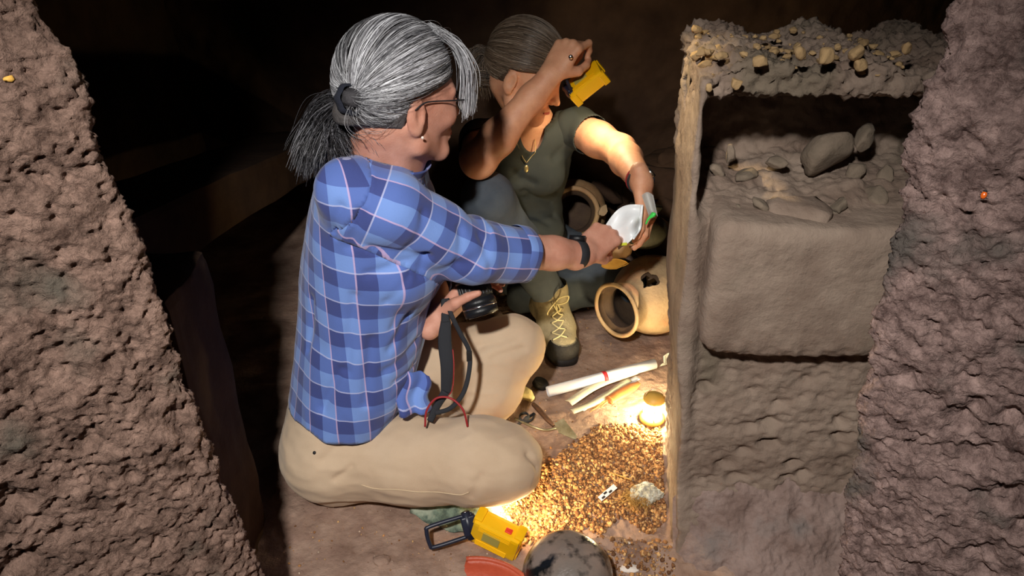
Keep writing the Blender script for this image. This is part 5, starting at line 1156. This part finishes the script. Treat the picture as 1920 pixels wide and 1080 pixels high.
# necklace
ch = [P(972, 268, 1.90), P(978, 292, 1.87), P(990, 312, 1.855), P(999, 296, 1.865), P(1007, 262, 1.885)]
on = lambda px, py, off=.004: on_surf(np.vstack([b2v]), px, py)+off*unit(V(0, 0, CZ)-on_surf(b2v, px, py))
b2v = np.vstack([np.array([x.co[:] for x in tee.data.vertices])+np.array(root_loc(tee)), np.array([x.co[:] for x in b2.data.vertices])+np.array(root_loc(b2))])
cpt = [on(x, y) for x, y in [(972, 266), (976, 285), (984, 300), (991, 312)]]; cp2 = [on(x, y) for x, y in [(991, 312), (997, 300), (1001, 288), (1005, 268)]]
nk_ = mesh('necklace', *tube(cpt, .0009, 5, 30), M['goldchain'], p2, label='thin gold chain with an oval pendant'); mesh('chain', *tube(cp2, .0009, 5, 30), M['goldchain'], nk_)
v, f = rock_blob(on(991, 323, .006), (.0062, .003, .0105), 1, None, 3, .05); mesh('pendant', v, f, M['goldchain'], nk_)
# bracelets and watch on the hanging wrist
wd = unit(W2L-E2L); Fw = frame(wd)
for k, (o_, m_) in enumerate(((-.004, 'blackcloth'), (.002, 'silver'), (.010, 'redcord'))):
    c = W2L-wd*(.010+o_); mesh('bracelet', *tube([c+(.0285+.001*k)*(math.cos(a)*Fw[0]+math.sin(a)*Fw[1]) for a in np.linspace(0, 2*PI, 33)], .0019 if k else .003, 6), M[m_], p2)
c = W2L-wd*.012+Fw[0]*.0; wn = unit(V(.7, -.3, .6)-wd*np.dot(V(.7, -.3, .6), wd)); mesh('wristwatch', *cyl(c+wn*.024, c+wn*.033, .0135, n=26), M['silver'], p2, label='small round silver wristwatch')
# hair
TIE2 = (-.90, -.10, -.22); cc2, rad2 = (-.010, 0, .026), (.108, .083, .100)
vc = Vol(C2-V(.15, .16, .15), C2+V(.16, .16, .16), .0036); vc.ell(q2_(*cc2), [x*.985*S2 for x in rad2], R2h, 0); cv, cq = vc.mesh(); cv = vsmooth(cv, cq, 2); lcl = (cv-C2)@R2h.T/S2
v2, q2 = cutg(cv, cq, g_hair(C2, R2h, S2, -.055, .066)); hc2 = mesh('hair', v2, q2, M['scalp2'], p2, label='brown hair pulled back'); solidify(hc2, .004)
pa = np.concatenate([hair_over(C2, R2h, S2, cc2, rad2, [(.80, y*.02, .58), (.78, y*.35, .48), (.68, y*.62, .30), (.30, y*.92, .10), (.02, y*.99, .02), (-.20, y*.90, -.34), (-.34, y*.76, -.62), (-.56, y*.40, -.80)], TIE2, n_, 20, .005, .04, seed=s_) for y, n_, s_ in ((-1, 1800, 11), (1, 900, 12))])
PAL2 = [(.20, .14, .095), (.13, .09, .06), (.07, .048, .032), (.36, .28, .21)]
strands('hair_strands', pa, RNG.uniform(.0004, .0009, len(pa)), hcols(len(pa), PAL2, [.35, .35, .2, .1], 13), M['grayhair'], hc2)
Tb = q2_(-.10, -.012, -.012)
bun = np.concatenate([lock([Tb, Tb+V(-.03, .005, .012), Tb+V(-.052, .0, -.012), Tb+V(-.035, -.01, -.045), Tb+V(-.005, -.01, -.050)], 260, sp=.011, seed=14, grow=.6), lock([Tb, Tb+V(-.02, .005, -.02), Tb+V(-.025, 0, -.05), Tb+V(-.02, 0, -.09)], 120, sp=.010, seed=15)])
strands('bun', bun, RNG.uniform(.0005, .0010, len(bun)), hcols(len(bun), PAL2, [.2, .35, .4, .05], 16), M['grayhair'], hc2, 'loose messy bun')
for y in (-1, 1):
    v, f = rock_blob(q2_(.0835, y*.031, -.008), (.0098,)*3, 1, None, 3, 0); mesh('eye', v, f, M['eye'], b2); v, f = rock_blob(q2_(.0915, y*.031, -.008), (.003, .0045, .0045), 1, R2h, 2, 0); mesh('iris', v, f, M['iris'], b2)
    mesh('eyebrow', *tube([q2_(.092, y*.014, .012), q2_(.090, y*.034, .017), q2_(.080, y*.052, .012)], [.0016, .0024, .0012], 6, 12), M['scalp2'], b2)
mesh('lips', *tube([q2_(.096, -.020, -.0715), q2_(.1025, 0, -.0715), q2_(.096, .020, -.0715)], [.002, .0040, .002], 8, 12), M['lip'], b2)

# ---- the held bag: two white film faces, green closure, small lime label
bg = thing('plastic_bag', P(1168, 420, 1.62), 'white film bag with a green clip stretched between the two hands', 'bag')
TL, TR, BL, BR = (1134, 420), (1206, 386), (1164, 468), (1200, 432)
def bagpt(u, w, off):
    # u along the top edge, w downwards
    top = np.array([1136, 421])*(1-u)+np.array([1204, 384])*u+np.array([-5, -14])*math.sin(PI*u); bot = np.array([1160, 468])*(1-u)+np.array([1200, 428])*u+np.array([3, 3])*math.sin(PI*u)
    p = top*(1-w)+bot*w; z = P(p[0], p[1], 1.625+off+.012*math.sin(u*5+w*2)+.006*math.sin(w*9)); return z
for off in (0, .008):
    g = [bagpt(i/17, j/13, off*math.sin(PI*i/17)*math.sin(PI*min(j/13, .6))) for j in range(14) for i in range(18)]; o = mesh('bag_side', g, grid_faces(14, 18), M['plastic'], bg); solidify(o, .0005)
mesh('bag_fold', *tube([bagpt(1, 0, -.003), bagpt(1, .5, -.004), bagpt(1, 1, -.003), bagpt(.6, 1.02, -.003)], .0028, 8, 24, flat=(1, .5)), M['plastic'], bg)
g = []
for i in range(12):
    for j in range(8):
        u, w = i/11, j/7; p = P(1203+22*w+ (14*u)*(1-.4*w), 366+40*u-6*math.sin(PI*w), 1.612+.01*math.sin(w*4)); g.append(p)
o = mesh('bag_mouth', g, grid_faces(12, 8), M['film'], bg, label='see-through mouth of the bag over the back of the hand'); solidify(o, .0005)
mesh('green_clip', *tube([P(1211, 420, 1.612), P(1216, 410, 1.605), P(1224, 403, 1.600), P(1226, 400, 1.600)], [.003, .004, .0085, .008], 10, 20, flat=(1, .6)), M['green'], bg, label='bright green clip')
mesh('small_label', *box(P(1166, 458, 1.615), (.022, .002, .006), np.array(Matrix.Rotation(-.1, 3, 'Y')).T, .0004), M['lime'], bg, label='lime yellow sticker')
